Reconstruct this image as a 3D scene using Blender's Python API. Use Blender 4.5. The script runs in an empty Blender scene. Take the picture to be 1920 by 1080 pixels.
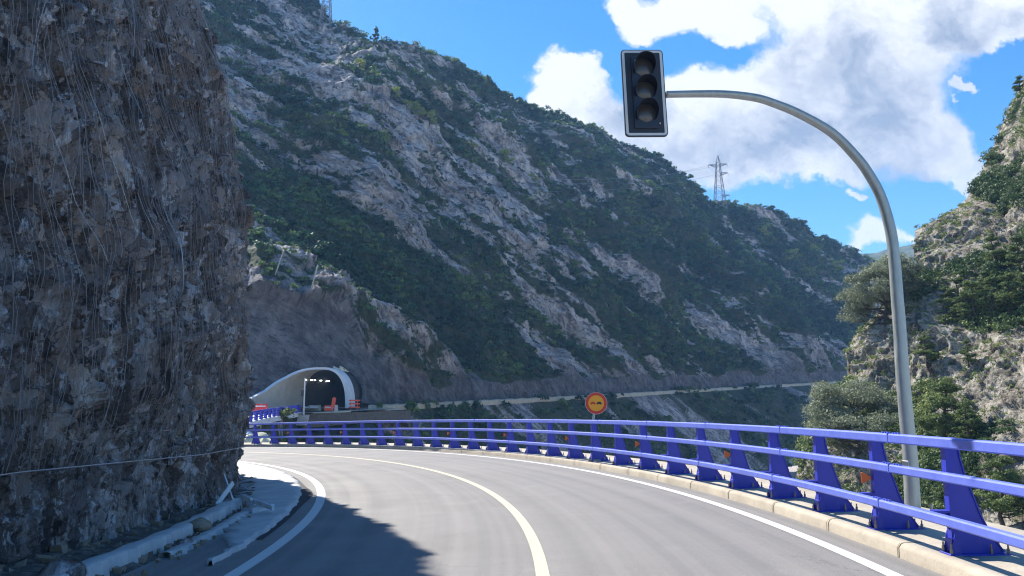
import bpy, math, random
import numpy as np
from mathutils import Vector, Matrix
S = bpy.context.scene
COL = S.collection
random.seed(7); RNG = np.random.default_rng(11)
PI = math.pi
# ------------------------------------------------------------------ camera
F = 1400.0; PITCH = 0.15137; EYE = 1.4726
cam_d = bpy.data.cameras.new('camera'); cam = bpy.data.objects.new('camera', cam_d); COL.objects.link(cam)
cam_d.sensor_width = 36; cam_d.lens = 36 * F / 1920; cam_d.clip_end = 9000; cam_d.clip_start = 0.05
cam.location = (0, 0, EYE); cam.rotation_euler = (PI / 2 + PITCH, 0, 0)
S.camera = cam
# ------------------------------------------------------------------ light, exposure
SUN_EL = math.radians(47.5); SUN_H = Vector((-0.64, 0.77)).normalized()
SUN = Vector((SUN_H.x * math.cos(SUN_EL), SUN_H.y * math.cos(SUN_EL), math.sin(SUN_EL)))
sl = bpy.data.lights.new('sun', 'SUN'); sl.energy = 4.1; sl.angle = math.radians(0.53); sl.color = (1.0, 0.94, 0.85)
so = bpy.data.objects.new('sun', sl); COL.objects.link(so); so.rotation_euler = (-SUN).to_track_quat('-Z', 'Y').to_euler()
so.location = (-40, 50, 60)
vs = S.view_settings
S.display_settings.display_device = 'sRGB'
vs.view_transform = 'Standard'; vs.look = 'None'; vs.gamma = 1; vs.use_curve_mapping = False; vs.exposure = 1.38
S.cycles.use_denoising = True; S.cycles.filter_width = 1.15
S.cycles.max_bounces = 6; S.cycles.diffuse_bounces = 3; S.cycles.glossy_bounces = 2; S.cycles.transparent_max_bounces = 8
S.cycles.volume_bounces = 1; S.cycles.sample_clamp_indirect = 6

def ray(px, py):
    u = (px - 960) / F; v = (540 - py) / F
    return np.array([u, math.cos(PITCH) - v * math.sin(PITCH), math.sin(PITCH) + v * math.cos(PITCH)])
def at(px, py, Y):                      # point of the world seen at a photo pixel, Y metres ahead
    d = ray(px, py) * 1.0; d = d * (Y / d[1]); return Vector((d[0], d[1], d[2] + EYE))
def proj(P):
    z = P[:, 2] - EYE; fw = P[:, 1] * math.cos(PITCH) + z * math.sin(PITCH); up = -P[:, 1] * math.sin(PITCH) + z * math.cos(PITCH)
    fw = np.where(fw < .1, .1, fw)
    return 960 + F * P[:, 0] / fw, 540 - F * up / fw

# ------------------------------------------------------------------ world: sky texture and broken cumulus
W = bpy.data.worlds.new('World'); S.world = W; W.use_nodes = True
wn = W.node_tree.nodes; wl = W.node_tree.links; wn.clear()
def N(nt, t, **kw):
    n = nt.new(t)
    for k, v in kw.items():
        if k == 'ins':
            for i, x in v.items(): n.inputs[i].default_value = x
        else: setattr(n, k, v)
    return n
sky = N(wn, 'ShaderNodeTexSky', sky_type='NISHITA', sun_disc=False, sun_elevation=SUN_EL)
sky.sun_rotation = math.atan2(SUN_H.x, SUN_H.y); sky.air_density = 1.0; sky.dust_density = 0.25; sky.ozone_density = 2.6; sky.altitude = 500
tc = N(wn, 'ShaderNodeTexCoord'); sp = N(wn, 'ShaderNodeSeparateXYZ'); wl.new(tc.outputs['Generated'], sp.inputs[0])
def wmath(op, a, b=None, clamp=False):
    m = N(wn, 'ShaderNodeMath', operation=op, use_clamp=clamp)
    for i, x in enumerate((a, b)):
        if x is None: continue
        if isinstance(x, (int, float)): m.inputs[i].default_value = x
        else: wl.new(x, m.inputs[i])
    return m.outputs[0]
dy = wmath('MAXIMUM', sp.outputs[1], 0.08)
uu = wmath('DIVIDE', sp.outputs[0], dy); ww = wmath('DIVIDE', sp.outputs[2], dy)
cb = N(wn, 'ShaderNodeCombineXYZ'); wl.new(uu, cb.inputs[0]); wl.new(ww, cb.inputs[1])
nz = N(wn, 'ShaderNodeTexNoise', ins={'Scale': 7.0, 'Detail': 7.0, 'Roughness': 0.62}); wl.new(cb.outputs[0], nz.inputs['Vector'])
vm = N(wn, 'ShaderNodeVectorMath', operation='SUBTRACT'); wl.new(nz.outputs['Color'], vm.inputs[0]); vm.inputs[1].default_value = (.5, .5, .5)
vs_ = N(wn, 'ShaderNodeVectorMath', operation='SCALE'); wl.new(vm.outputs[0], vs_.inputs[0]); vs_.inputs['Scale'].default_value = 0.16
wv = N(wn, 'ShaderNodeVectorMath', operation='ADD'); wl.new(cb.outputs[0], wv.inputs[0]); wl.new(vs_.outputs[0], wv.inputs[1])
def blobs(lst):
    acc = None
    for (px, py, rx, ry) in lst:
        d = ray(px, py); c = (d[0] / d[1], d[2] / d[1], 0)
        s = N(wn, 'ShaderNodeVectorMath', operation='SUBTRACT'); wl.new(wv.outputs[0], s.inputs[0]); s.inputs[1].default_value = c
        m = N(wn, 'ShaderNodeVectorMath', operation='MULTIPLY'); wl.new(s.outputs[0], m.inputs[0]); m.inputs[1].default_value = (F / rx / 1.05, F / ry / 1.08, 0)
        l = N(wn, 'ShaderNodeVectorMath', operation='LENGTH'); wl.new(m.outputs[0], l.inputs[0])
        v = wmath('SUBTRACT', 1.0, l.outputs['Value'])
        acc = v if acc is None else wmath('SMOOTH_MAX', acc, v)
    return acc
def wrange(x, a, b, c, d, smooth=True):
    r = N(wn, 'ShaderNodeMapRange', interpolation_type='SMOOTHSTEP' if smooth else 'LINEAR')
    wl.new(x, r.inputs[0])
    for i, q in zip((1, 2, 3, 4), (a, b, c, d)): r.inputs[i].default_value = q
    return r.outputs[0]
CL = [(1205, 22, 85, 52), (1310, 18, 110, 52), (1075, 150, 72, 48), (1050, 175, 60, 40), (1150, 225, 130, 60), (1290, 215, 130, 84),
      (1400, 188, 122, 84), (1490, 135, 115, 88), (1600, 130, 190, 170), (1650, 250, 150, 90), (1430, 285, 200, 62), (1560, 320, 110, 46),
      (1690, 28, 225, 105), (1850, 25, 170, 62), (1740, 250, 85, 70), (1600, -70, 380, 120), (1900, 70, 60, 40)]
SM = [(1805, 302, 58, 22), (1812, 166, 36, 13), (1612, 381, 26, 10), (1645, 452, 62, 42), (1710, 452, 60, 14)]
nf = N(wn, 'ShaderNodeTexNoise', ins={'Scale': 24.0, 'Detail': 6.0, 'Roughness': 0.6}); wl.new(wv.outputs[0], nf.inputs['Vector'])
big = blobs(CL); small = blobs(SM)
nadd = wmath('MULTIPLY', wmath('SUBTRACT', nf.outputs[0], 0.5), 0.55)
mask = wmath('MAXIMUM', wrange(wmath('ADD', big, nadd), -0.08, 0.26, 0, 1), wrange(wmath('ADD', small, nadd), 0.05, 0.5, 0, 0.9))
# loose cumulus over the rest of the sky, outside the part in front
nb = N(wn, 'ShaderNodeTexNoise', ins={'Scale': 2.6, 'Detail': 6.0, 'Roughness': 0.55}); wl.new(tc.outputs['Generated'], nb.inputs['Vector'])
back = wmath('MULTIPLY', wrange(nb.outputs[0], 0.60, 0.70, 0, 1), wrange(sp.outputs[1], 0.35, 0.05, 0, 1))
mask = wmath('MAXIMUM', mask, back)
GR = [(1400, 275, 190, 60), (1650, 230, 170, 110), (1600, 130, 110, 80), (1300, 265, 90, 40), (1180, 200, 80, 40), (1800, 60, 90, 40)]
nsh = N(wn, 'ShaderNodeTexNoise', ins={'Scale': 9.0, 'Detail': 5.0, 'Roughness': 0.55}); wl.new(wv.outputs[0], nsh.inputs['Vector'])
gray = wrange(wmath('ADD', blobs(GR), wmath('ADD', wmath('MULTIPLY', wmath('SUBTRACT', nsh.outputs[0], 0.5), 3.0), wmath('MULTIPLY', wmath('SUBTRACT', nf.outputs[0], 0.5), 2.2))), -0.8, 1.0, 0, 1, False)
cr = N(wn, 'ShaderNodeMix', data_type='RGBA'); wl.new(gray, cr.inputs[0]); cr.inputs[6].default_value = (0.68, 0.69, 0.71, 1); cr.inputs[7].default_value = (0.25, 0.30, 0.385, 1)
hs = N(wn, 'ShaderNodeHueSaturation', ins={'Saturation': 1.36, 'Value': 1.0}); wl.new(sky.outputs[0], hs.inputs['Color'])
b1 = N(wn, 'ShaderNodeBackground', ins={'Strength': 0.080}); wl.new(hs.outputs[0], b1.inputs[0])
b2 = N(wn, 'ShaderNodeBackground', ins={'Strength': 0.60}); wl.new(cr.outputs[2], b2.inputs[0])
mx = N(wn, 'ShaderNodeMixShader'); wl.new(mask, mx.inputs[0]); wl.new(b1.outputs[0], mx.inputs[1]); wl.new(b2.outputs[0], mx.inputs[2])
wo = N(wn, 'ShaderNodeOutputWorld'); wl.new(mx.outputs[0], wo.inputs[0])
W.cycles.sampling_method = 'MANUAL'; W.cycles.sample_map_resolution = 512

# ------------------------------------------------------------------ helpers
def tag(o, label=None, cat=None, group=None, kind=None):
    if label: o['label'] = label
    if cat: o['category'] = cat
    if group: o['group'] = group
    if kind: o['kind'] = kind
    return o
def empty(name, loc=(0, 0, 0), rz=0):
    o = bpy.data.objects.new(name, None); COL.objects.link(o); o.location = loc; o.rotation_euler = (0, 0, rz); o.empty_display_size = .2
    return o
def link(name, me, parent=None, mat=None):
    o = bpy.data.objects.new(name, me); COL.objects.link(o)
    if mat: me.materials.append(mat)
    if parent: o.parent = parent
    return o
def copy_tree(o, parent=None):
    c = o.copy(); COL.objects.link(c); c.parent = parent
    for ch in o.children: copy_tree(ch, c)
    return c
class MB:
    def __init__(s): s.v = []; s.f = []; s.smooth = False
    def add(s, vs, fs):
        b = len(s.v); s.v += [tuple(x) for x in vs]; s.f += [tuple(i + b for i in f) for f in fs]; return s
    def box(s, x0, x1, y0, y1, z0, z1, M=None, bev=0):
        b = bev
        if b:
            vs = []
            for (z, i) in ((z0, b), (z0 + b, 0), (z1 - b, 0), (z1, b)):
                vs += [(x0 + i, y0 + i, z), (x1 - i, y0 + i, z), (x1 - i, y1 - i, z), (x0 + i, y1 - i, z)]
            fs = [(3, 2, 1, 0), (12, 13, 14, 15)]
            for k in range(3):
                for j in range(4): fs.append((4 * k + j, 4 * k + (j + 1) % 4, 4 * k + 4 + (j + 1) % 4, 4 * k + 4 + j))
        else:
            vs = [(x0, y0, z0), (x1, y0, z0), (x1, y1, z0), (x0, y1, z0), (x0, y0, z1), (x1, y0, z1), (x1, y1, z1), (x0, y1, z1)]
            fs = [(3, 2, 1, 0), (4, 5, 6, 7), (0, 1, 5, 4), (1, 2, 6, 5), (2, 3, 7, 6), (3, 0, 4, 7)]
        if M is not None: vs = [M @ Vector(v) for v in vs]
        return s.add(vs, fs)
    def tube(s, pts, rad, n=8, cap=True):
        pts = [Vector(p) for p in pts]; k = len(pts)
        if isinstance(rad, (int, float)): rad = [rad] * k
        vs = []; prev = None
        for i, p in enumerate(pts):
            t = (pts[min(i + 1, k - 1)] - pts[max(i - 1, 0)]).normalized()
            if prev is None:
                a = Vector((0, 0, 1)) if abs(t.z) < .9 else Vector((1, 0, 0)); u = t.cross(a).normalized()
            else: u = (prev - t * prev.dot(t)).normalized()
            prev = u; w = t.cross(u)
            vs += [p + (u * math.cos(2 * PI * j / n) + w * math.sin(2 * PI * j / n)) * rad[i] for j in range(n)]
        fs = [(i * n + j, i * n + (j + 1) % n, (i + 1) * n + (j + 1) % n, (i + 1) * n + j) for i in range(k - 1) for j in range(n)]
        if cap: fs += [tuple(range(n - 1, -1, -1)), tuple((k - 1) * n + j for j in range(n))]
        return s.add(vs, fs)
    def prism(s, poly, t, M=None):          # polygon in local xz, thickness t along local y
        n = len(poly); vs = [(x, -t / 2, z) for x, z in poly] + [(x, t / 2, z) for x, z in poly]
        fs = [tuple(range(n)), tuple(range(2 * n - 1, n - 1, -1))] + [(i, i + n, (i + 1) % n + n, (i + 1) % n) for i in range(n)]
        if M is not None: vs = [M @ Vector(v) for v in vs]
        return s.add(vs, fs)
    def build(s, name, mat, parent=None, smooth=None):
        me = bpy.data.meshes.new(name); me.from_pydata([tuple(v) for v in s.v], [], s.f); me.update()
        if smooth:
            me.polygons.foreach_set('use_smooth', [True] * len(me.polygons))
            me.set_sharp_from_angle(angle=math.radians(smooth))
        return link(name, me, parent, mat)
def grid_mesh(name, P, nr, nc, mat, attrs=None, smooth=True, keep=None, kind='structure'):
    idx = np.arange(nr * nc).reshape(nr, nc)
    q = np.stack([idx[:-1, :-1], idx[:-1, 1:], idx[1:, 1:], idx[1:, :-1]], -1).reshape(-1, 4)
    if keep is not None: q = q[keep(q)]
    return raw_mesh(name, P, q, mat, attrs, smooth, kind)
def raw_mesh(name, P, q, mat, attrs=None, smooth=False, kind=None, parent=None):
    k = q.shape[1]; me = bpy.data.meshes.new(name)
    me.vertices.add(len(P)); me.vertices.foreach_set('co', np.asarray(P, np.float32).ravel())
    me.loops.add(q.size); me.loops.foreach_set('vertex_index', q.astype(np.int32).ravel())
    me.polygons.add(len(q)); me.polygons.foreach_set('loop_start', np.arange(0, q.size, k, dtype=np.int32))
    me.update(calc_edges=True)
    if smooth: me.polygons.foreach_set('use_smooth', np.ones(len(q), bool))
    for n, a in (attrs or {}).items():
        at_ = me.attributes.new(n, 'FLOAT', 'POINT'); at_.data.foreach_set('value', np.asarray(a, np.float32))
    me.validate(); o = link(name, me, parent, mat)
    if kind: o['kind'] = kind
    return o
# numpy noise
def _h(i, j, k, s):
    n = (i * 73856093) ^ (j * 19349663) ^ (k * 83492791) ^ (s * 2654435761)
    n = (n ^ (n >> 13)) * 1274126177 & 0xffffffff; n = (n ^ (n >> 16)) * 2246822519 & 0xffffffff
    return ((n ^ (n >> 15)) & 0xffffff) / float(0xffffff)
def vnoise(P, s=0):
    I = np.floor(P).astype(np.int64); f = P - I; f = f * f * f * (f * (f * 6 - 15) + 10)
    r = 0
    for a in (0, 1):
        wa = f[:, 0] if a else 1 - f[:, 0]
        for b in (0, 1):
            wb = f[:, 1] if b else 1 - f[:, 1]
            for c in (0, 1):
                wc = f[:, 2] if c else 1 - f[:, 2]
                r = r + wa * wb * wc * _h(I[:, 0] + a, I[:, 1] + b, I[:, 2] + c, s)
    return r
def fbm(P, o=4, s=0, g=.5):
    r = 0; a = 1; t = 0
    for i in range(o): r = r + a * (vnoise(P, s + i) - .5) * 2; t += a; a *= g; P = P * 2.03 + 17.3
    return r / t
def ridged(P, o=4, s=0, g=.5):
    r = 0; a = 1; t = 0
    for i in range(o): r = r + a * (1 - np.abs(vnoise(P, s + i) * 2 - 1) * 2); t += a; a *= g; P = P * 2.1 + 9.7
    return r / t
def sstep(x, a, b):
    t = np.clip((x - a) / (b - a), 0, 1); return t * t * (3 - 2 * t)

def cells(P, s=0):                          # constant offset per warped block: jointed rock
    I = np.floor(P).astype(np.int64); return _h(I[:, 0], I[:, 1], I[:, 2], s) - .5
# materials
def mat(name, base=(.5, .5, .5), rough=.6, metal=0, spec=.5, build=None):
    m = bpy.data.materials.new(name); m.use_nodes = True; nt = m.node_tree; b = nt.nodes['Principled BSDF']
    b.inputs['Base Color'].default_value = (*base, 1); b.inputs['Roughness'].default_value = rough; b.inputs['Metallic'].default_value = metal
    b.inputs['Specular IOR Level'].default_value = spec
    if build: build(nt, b)
    return m
class NB:                                   # tiny node builder
    def __init__(s, nt): s.nt = nt; s.n = nt.nodes; s.l = nt.links
    def pos(s): return s.n.new('ShaderNodeTexCoord').outputs['Object']
    def noise(s, scale, detail=4, rough=.55, vec=None, out=0):
        t = N(s.n, 'ShaderNodeTexNoise', ins={'Scale': scale, 'Detail': detail, 'Roughness': rough}); s.l.new(vec if vec is not None else s.pos(), t.inputs['Vector']); return t.outputs[out]
    def scale(s, v, xyz):
        m = N(s.n, 'ShaderNodeMapping'); m.inputs['Scale'].default_value = xyz; s.l.new(v, m.inputs[0]); return m.outputs[0]
    def ramp(s, x, stops):
        r = s.n.new('ShaderNodeValToRGB'); s.l.new(x, r.inputs[0]); e = r.color_ramp.elements
        while len(e) < len(stops): e.new(.5)
        for el, (p, c) in zip(e, stops): el.position = p; el.color = (*c, 1) if len(c) == 3 else c
        return r.outputs[0]
    def rng(s, x, a, b, c=0, d=1):
        r = N(s.n, 'ShaderNodeMapRange'); s.l.new(x, r.inputs[0])
        for i, q in zip((1, 2, 3, 4), (a, b, c, d)): r.inputs[i].default_value = q
        return r.outputs[0]
    def mix(s, f, a, b, mode='MIX'):
        m = N(s.n, 'ShaderNodeMix', data_type='RGBA', blend_type=mode)
        for i, x in ((0, f), (6, a), (7, b)):
            if isinstance(x, (int, float)): m.inputs[i].default_value = x
            elif isinstance(x, tuple): m.inputs[i].default_value = (*x, 1)
            else: s.l.new(x, m.inputs[i])
        return m.outputs[2]
    def math(s, op, a, b=0.0):
        m = N(s.n, 'ShaderNodeMath', operation=op)
        for i, x in ((0, a), (1, b)):
            if isinstance(x, (int, float)): m.inputs[i].default_value = x
            else: s.l.new(x, m.inputs[i])
        return m.outputs[0]
    def attr(s, name): a = N(s.n, 'ShaderNodeAttribute', attribute_name=name); return a.outputs['Fac']
    def bump(s, b, h, strength=.5, dist=.05):
        n = N(s.n, 'ShaderNodeBump', ins={'Strength': strength, 'Distance': dist}); s.l.new(h, n.inputs['Height']); s.l.new(n.outputs[0], b.inputs['Normal'])
    def col(s, b, c): s.l.new(c, b.inputs['Base Color'])
    def rough(s, b, c): s.l.new(c, b.inputs['Roughness'])

def m_hill(name, rock_a, rock_b, rock_c, soil_a, soil_b, sc=1.0, bump=1.0, beds=False):
    def f(nt, b):
        B = NB(nt); v = B.attr('veg'); cut = B.attr('cut')
        p = B.scale(B.pos(), (sc, sc, sc * .8))
        if beds:
            cx_ = B.n.new('ShaderNodeCombineXYZ')
            for i_, n_ in enumerate(('bx', 'by', 'bz')): B.l.new(B.attr(n_), cx_.inputs[i_])
            p = cx_.outputs[0]
        c = B.ramp(B.noise(.42, 9, .78, p), [(.40, rock_a), (.49, rock_b), (.58, rock_c)])
        fine = B.noise(1.5, 7, .75, p)
        c = B.mix(B.rng(fine, .47, .40, 0, .85), c, (.04, .037, .04))
        st = B.noise(.35, 5, .6, B.scale(p, (1, 1, .5)))
        c = B.mix(B.rng(st, .56, .68, 0, .5), c, (.34, .26, .20))
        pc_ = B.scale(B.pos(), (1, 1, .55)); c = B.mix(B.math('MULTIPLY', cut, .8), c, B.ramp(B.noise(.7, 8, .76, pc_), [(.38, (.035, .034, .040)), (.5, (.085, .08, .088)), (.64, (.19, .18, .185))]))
        soil = B.ramp(B.noise(1.3, 6, .7, p), [(.35, soil_a), (.65, soil_b)])
        vv = B.rng(B.math('ADD', v, B.math('MULTIPLY', B.math('SUBTRACT', B.noise(.9, 5, .7, p), .5), .9)), .35, .6, 0, 1)
        B.col(b, B.mix(vv, c, soil)); B.bump(b, B.math('ADD', B.noise(1.1 * sc, 8, .72), B.math('MULTIPLY', B.noise(2.6 * sc, 6, .7), .4)), 1.0, .9 * bump)
    return mat(name, rough=.92, spec=.25, build=f)
M_hillL = m_hill('mountain_rock', (.15, .14, .145), (.45, .415, .40), (.74, .69, .665), (.035, .055, .03), (.11, .125, .07), beds=True)
M_hillR = m_hill('sunlit_slope_rock', (.12, .10, .085), (.30, .275, .215), (.48, .45, .38), (.06, .07, .03), (.20, .185, .09), 2.0, .5)
def m_leaf(name, a, b_, c):
    def f(nt, b):
        B = NB(nt); t = B.attr('tint')
        B.col(b, B.ramp(t, [(0, a), (.5, b_), (1, c)]))
        tr = B.n.new('ShaderNodeBsdfTranslucent'); B.l.new(b.inputs['Base Color'].links[0].from_socket, tr.inputs[0])
        ms = B.n.new('ShaderNodeMixShader'); ms.inputs[0].default_value = .28
        B.l.new(b.outputs[0], ms.inputs[1]); B.l.new(tr.outputs[0], ms.inputs[2]); B.l.new(ms.outputs[0], B.n['Material Output'].inputs[0])
    return mat(name, rough=.6, spec=.3, build=f)
M_leafL = m_leaf('scrub_leaves', (.028, .066, .032), (.062, .13, .052), (.19, .26, .075))
M_leafR = m_leaf('slope_leaves', (.055, .095, .03), (.11, .165, .05), (.24, .28, .09))
M_leafOak = m_leaf('holm_oak_leaves', (.13, .155, .095), (.24, .265, .165), (.36, .385, .25))
M_leafPine = m_leaf('pine_leaves', (.07, .11, .03), (.13, .18, .05), (.24, .28, .09))
M_leafLight = m_leaf('sunlit_yellow_green_leaves', (.20, .27, .05), (.34, .40, .09), (.48, .50, .16))  # leaf colour paled to look sunlit where the sun misses the spur
M_bark = mat('bark', (.06, .045, .035), .9)
def f_cliff(nt, b):
    B = NB(nt); p = B.pos(); v = B.scale(p, (1, 1, .42))
    c = B.ramp(B.noise(1.1, 7, .66, v), [(.32, (.07, .066, .066)), (.45, (.19, .172, .165)), (.56, (.33, .325, .335)), (.70, (.43, .36, .30))])
    rust = B.noise(.55, 4, .6, B.scale(p, (1, 1, .6))); c = B.mix(B.rng(rust, .46, .60, 0, .55), c, (.27, .195, .14))
    gr = B.noise(2.2, 6, .7, B.scale(p, (1, 1, .45))); c = B.mix(B.rng(gr, .54, .62, 0, .85), c, (.50, .51, .54))
    dk = B.noise(5, 6, .7, v); c = B.mix(B.rng(dk, .47, .40, 0, .85), c, (.03, .026, .026))
    vo = N(B.n, 'ShaderNodeTexVoronoi', feature='F1', ins={'Scale': 4.5}); wv_ = B.n.new('ShaderNodeVectorMath'); wv_.operation = 'ADD'; B.l.new(B.scale(p, (1, 1, .6)), wv_.inputs[0])
    ns_ = B.n.new('ShaderNodeVectorMath'); ns_.operation = 'SCALE'; ns_.inputs['Scale'].default_value = .5; B.l.new(B.noise(3, 4, .6, None, 1), ns_.inputs[0]); B.l.new(ns_.outputs[0], wv_.inputs[1]); B.l.new(wv_.outputs[0], vo.inputs['Vector'])
    sx_ = B.n.new('ShaderNodeSeparateXYZ'); B.l.new(vo.outputs['Color'], sx_.inputs[0]); c = B.mix(1.0, c, B.ramp(sx_.outputs[0], [(0, (.5, .48, .48)), (.5, (1.15, 1.13, 1.13)), (1, (1.9, 1.86, 1.84))]), 'MULTIPLY')
    ve = N(B.n, 'ShaderNodeTexVoronoi', feature='DISTANCE_TO_EDGE', ins={'Scale': 4.5}); B.l.new(wv_.outputs[0], ve.inputs['Vector']); c = B.mix(B.rng(ve.outputs[0], .0, .05, .7, 0), c, (.02, .018, .02))
    hi = B.noise(5.5, 6, .75, B.scale(p, (1, 1, .28))); c = B.mix(B.rng(hi, .57, .63, 0, .95), c, (.72, .74, .78)); B.col(b, c); h = B.math('ADD', B.noise(4.5, 8, .76, v), B.math('MULTIPLY', B.noise(17, 5, .7, v), .35))  # pale upright streaks: sky glints painted into the rock colour
    B.bump(b, h, 1.0, .22); B.rough(b, B.rng(B.noise(3, 4, .6, v), .3, .7, .22, .62))
M_cliff = mat('cliff_rock', rough=.5, spec=.6, build=f_cliff)
def f_asph(nt, b):
    B = NB(nt); p = B.pos(); c = B.ramp(B.noise(.35, 5, .6), [(.3, (.135, .13, .125)), (.7, (.20, .19, .18))])
    rad = B.attr('rad'); w = B.n.new('ShaderNodeTexNoise'); w.noise_dimensions = '1D'; w.inputs['Scale'].default_value = 3.4; w.inputs['Detail'].default_value = 5; B.l.new(rad, w.inputs['W'])
    c = B.mix(.42, c, B.ramp(w.outputs[0], [(.35, (.11, .11, .11)), (.65, (.27, .25, .235))]))
    c = B.mix(B.rng(B.noise(1.1, 6, .7, B.scale(p, (1, 1, 1))), .56, .72, 0, .35), c, (.30, .285, .26))
    g = B.noise(90, 3, .8); c = B.mix(.35, c, B.ramp(g, [(.3, (.05, .05, .05)), (.7, (.33, .32, .31))]))
    ck = N(B.n, 'ShaderNodeTexVoronoi', feature='DISTANCE_TO_EDGE', ins={'Scale': .22}); wq = B.n.new('ShaderNodeVectorMath'); wq.operation = 'ADD'; B.l.new(p, wq.inputs[0]); wz = B.n.new('ShaderNodeVectorMath'); wz.operation = 'SCALE'; wz.inputs['Scale'].default_value = 1.6; B.l.new(B.noise(1.2, 6, .7, None, 1), wz.inputs[0]); B.l.new(wz.outputs[0], wq.inputs[1]); B.l.new(wq.outputs[0], ck.inputs['Vector'])
    c = B.mix(B.math('MULTIPLY', B.rng(ck.outputs[0], .0, .004, .55, 0), B.rng(B.noise(.5, 3), .5, .6, 0, 1)), c, (.05, .05, .05))
    c = B.mix(B.rng(B.noise(6, 6, .75), .62, .74, 0, .45), c, (.10, .098, .095))
    B.col(b, c); B.bump(b, g, .5, .012); B.rough(b, B.rng(B.noise(.8, 4), .3, .7, .55, .8))
M_asph = mat('asphalt', rough=.7, spec=.4, build=f_asph)
def m_paint(name, c0, wear=.5):
    def f(nt, b):
        B = NB(nt); n = B.noise(38, 5, .75); n2 = B.noise(3, 4, .6)
        B.col(b, B.mix(B.rng(B.math('ADD', n, B.math('MULTIPLY', n2, .5)), .56 + .25, .74 + .25, 0, wear), c0, (.22, .21, .2))); B.bump(b, n, .3, .006)
    return mat(name, c0, .6, build=f)
M_white = m_paint('white_marking', (.56, .56, .545), .45); M_cream = m_paint('cream_marking', (.49, .445, .33), .5)
def m_conc(name, a, c, sc=1):
    def f(nt, b):
        B = NB(nt); n = B.noise(2.2 * sc, 7, .65)
        x = B.ramp(n, [(.3, a), (.7, c)]); x = B.mix(B.rng(B.noise(.7 * sc, 5, .7), .58, .7, 0, .4), x, tuple(q * .45 for q in a))
        B.col(b, x); B.bump(b, B.noise(28 * sc, 5, .7), .35, .02)
    return mat(name, rough=.85, build=f)
M_conc = m_conc('pale_concrete', (.30, .265, .21), (.46, .41, .33)); M_conc2 = m_conc('grey_concrete', (.34, .34, .34), (.52, .51, .49))
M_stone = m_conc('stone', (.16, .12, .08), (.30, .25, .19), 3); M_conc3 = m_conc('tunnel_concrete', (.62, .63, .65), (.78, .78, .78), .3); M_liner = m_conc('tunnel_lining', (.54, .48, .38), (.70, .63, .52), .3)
M_bore_shade = m_conc('shade_dark_lining', (.035, .033, .032), (.06, .056, .052), .3); M_dirt = m_conc('packed_dirt', (.40, .32, .22), (.56, .47, .34), .5)  # inner bore lining: the tunnel's darkness is put into its colour
def f_rub(nt, b):
    B = NB(nt); n = B.noise(9, 7, .75); B.col(b, B.ramp(n, [(.35, (.05, .045, .04)), (.5, (.12, .105, .09)), (.68, (.25, .23, .20))])); B.bump(b, n, .9, .08)
M_rub = mat('rubble', rough=.95, build=f_rub)
def m_blue(name, c0, c1):
    def f(nt, b):
        B = NB(nt); n = B.noise(6, 5, .6); c = B.ramp(n, [(.3, c0), (.7, c1)])
        dirt = B.noise(3.5, 6, .75, B.scale(B.pos(), (1, 1, .35))); c = B.mix(B.rng(dirt, .56, .72, 0, .35), c, (.13, .12, .13))
        B.col(b, c); d = B.noise(22, 5, .75); B.rough(b, B.rng(d, .3, .7, .36, .55)); B.bump(b, n, .05, .01)
    return mat(name, c0, .4, spec=.45, build=f)
M_blue = m_blue('shaded_blue_paint', (.018, .030, .36), (.030, .045, .44)); M_rail = m_blue('sunlit_blue_paint', (.095, .14, .56), (.135, .185, .64))  # one paint in two tones: rails lightened as if sunlit, posts darkened as if shaded
def f_galv(nt, b):
    B = NB(nt); n = B.noise(14, 4, .6, B.scale(B.pos(), (1, 1, .3))); B.col(b, B.ramp(n, [(.3, (.30, .33, .32)), (.7, (.42, .45, .43))])); B.rough(b, B.rng(n, .3, .7, .38, .55))
M_galv = mat('galvanised_steel', (.4, .42, .42), .45, .55, build=f_galv)
M_steel = mat('dull_steel', (.33, .33, .34), .5, .6); M_bolt = mat('bolt_steel', (.2, .19, .2), .4, .8)
M_orange = mat('orange_plastic', (.85, .17, .02), .4); M_red = mat('red_plastic', (.60, .03, .03), .45); M_redor = mat('red_orange_plastic', (.80, .10, .04), .45)
M_dark = mat('dark_housing', (.022, .030, .050), .45); M_lens = mat('unlit_lens', (.06, .057, .058), .25, spec=.6); M_lens2 = mat('lens_shade', (.05, .055, .065), .3)
M_border = mat('reflective_border', (.62, .62, .60), .4); M_yel = mat('sign_yellow', (.85, .36, .01), .4); M_sred = mat('sign_red', (.62, .035, .02), .4)
M_black = mat('black_paint', (.022, .026, .036), .5); M_board = m_conc('painted_board', (.45, .50, .54), (.68, .72, .74)); M_nearblack = mat('near_black', (.018, .018, .02), .8)
M_straw = mat('dry_straw', (.45, .38, .25), .8); M_wire = mat('wire', (.42, .43, .45), .42, .5)
M_cable = mat('conductor_cable', (.30, .32, .34), .5, .5)
M_lamp = bpy.data.materials.new('lamp_glow'); M_lamp.use_nodes = True
_b = M_lamp.node_tree.nodes['Principled BSDF']; _b.inputs['Emission Color'].default_value = (1, .97, .9, 1); _b.inputs['Emission Strength'].default_value = 9

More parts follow.
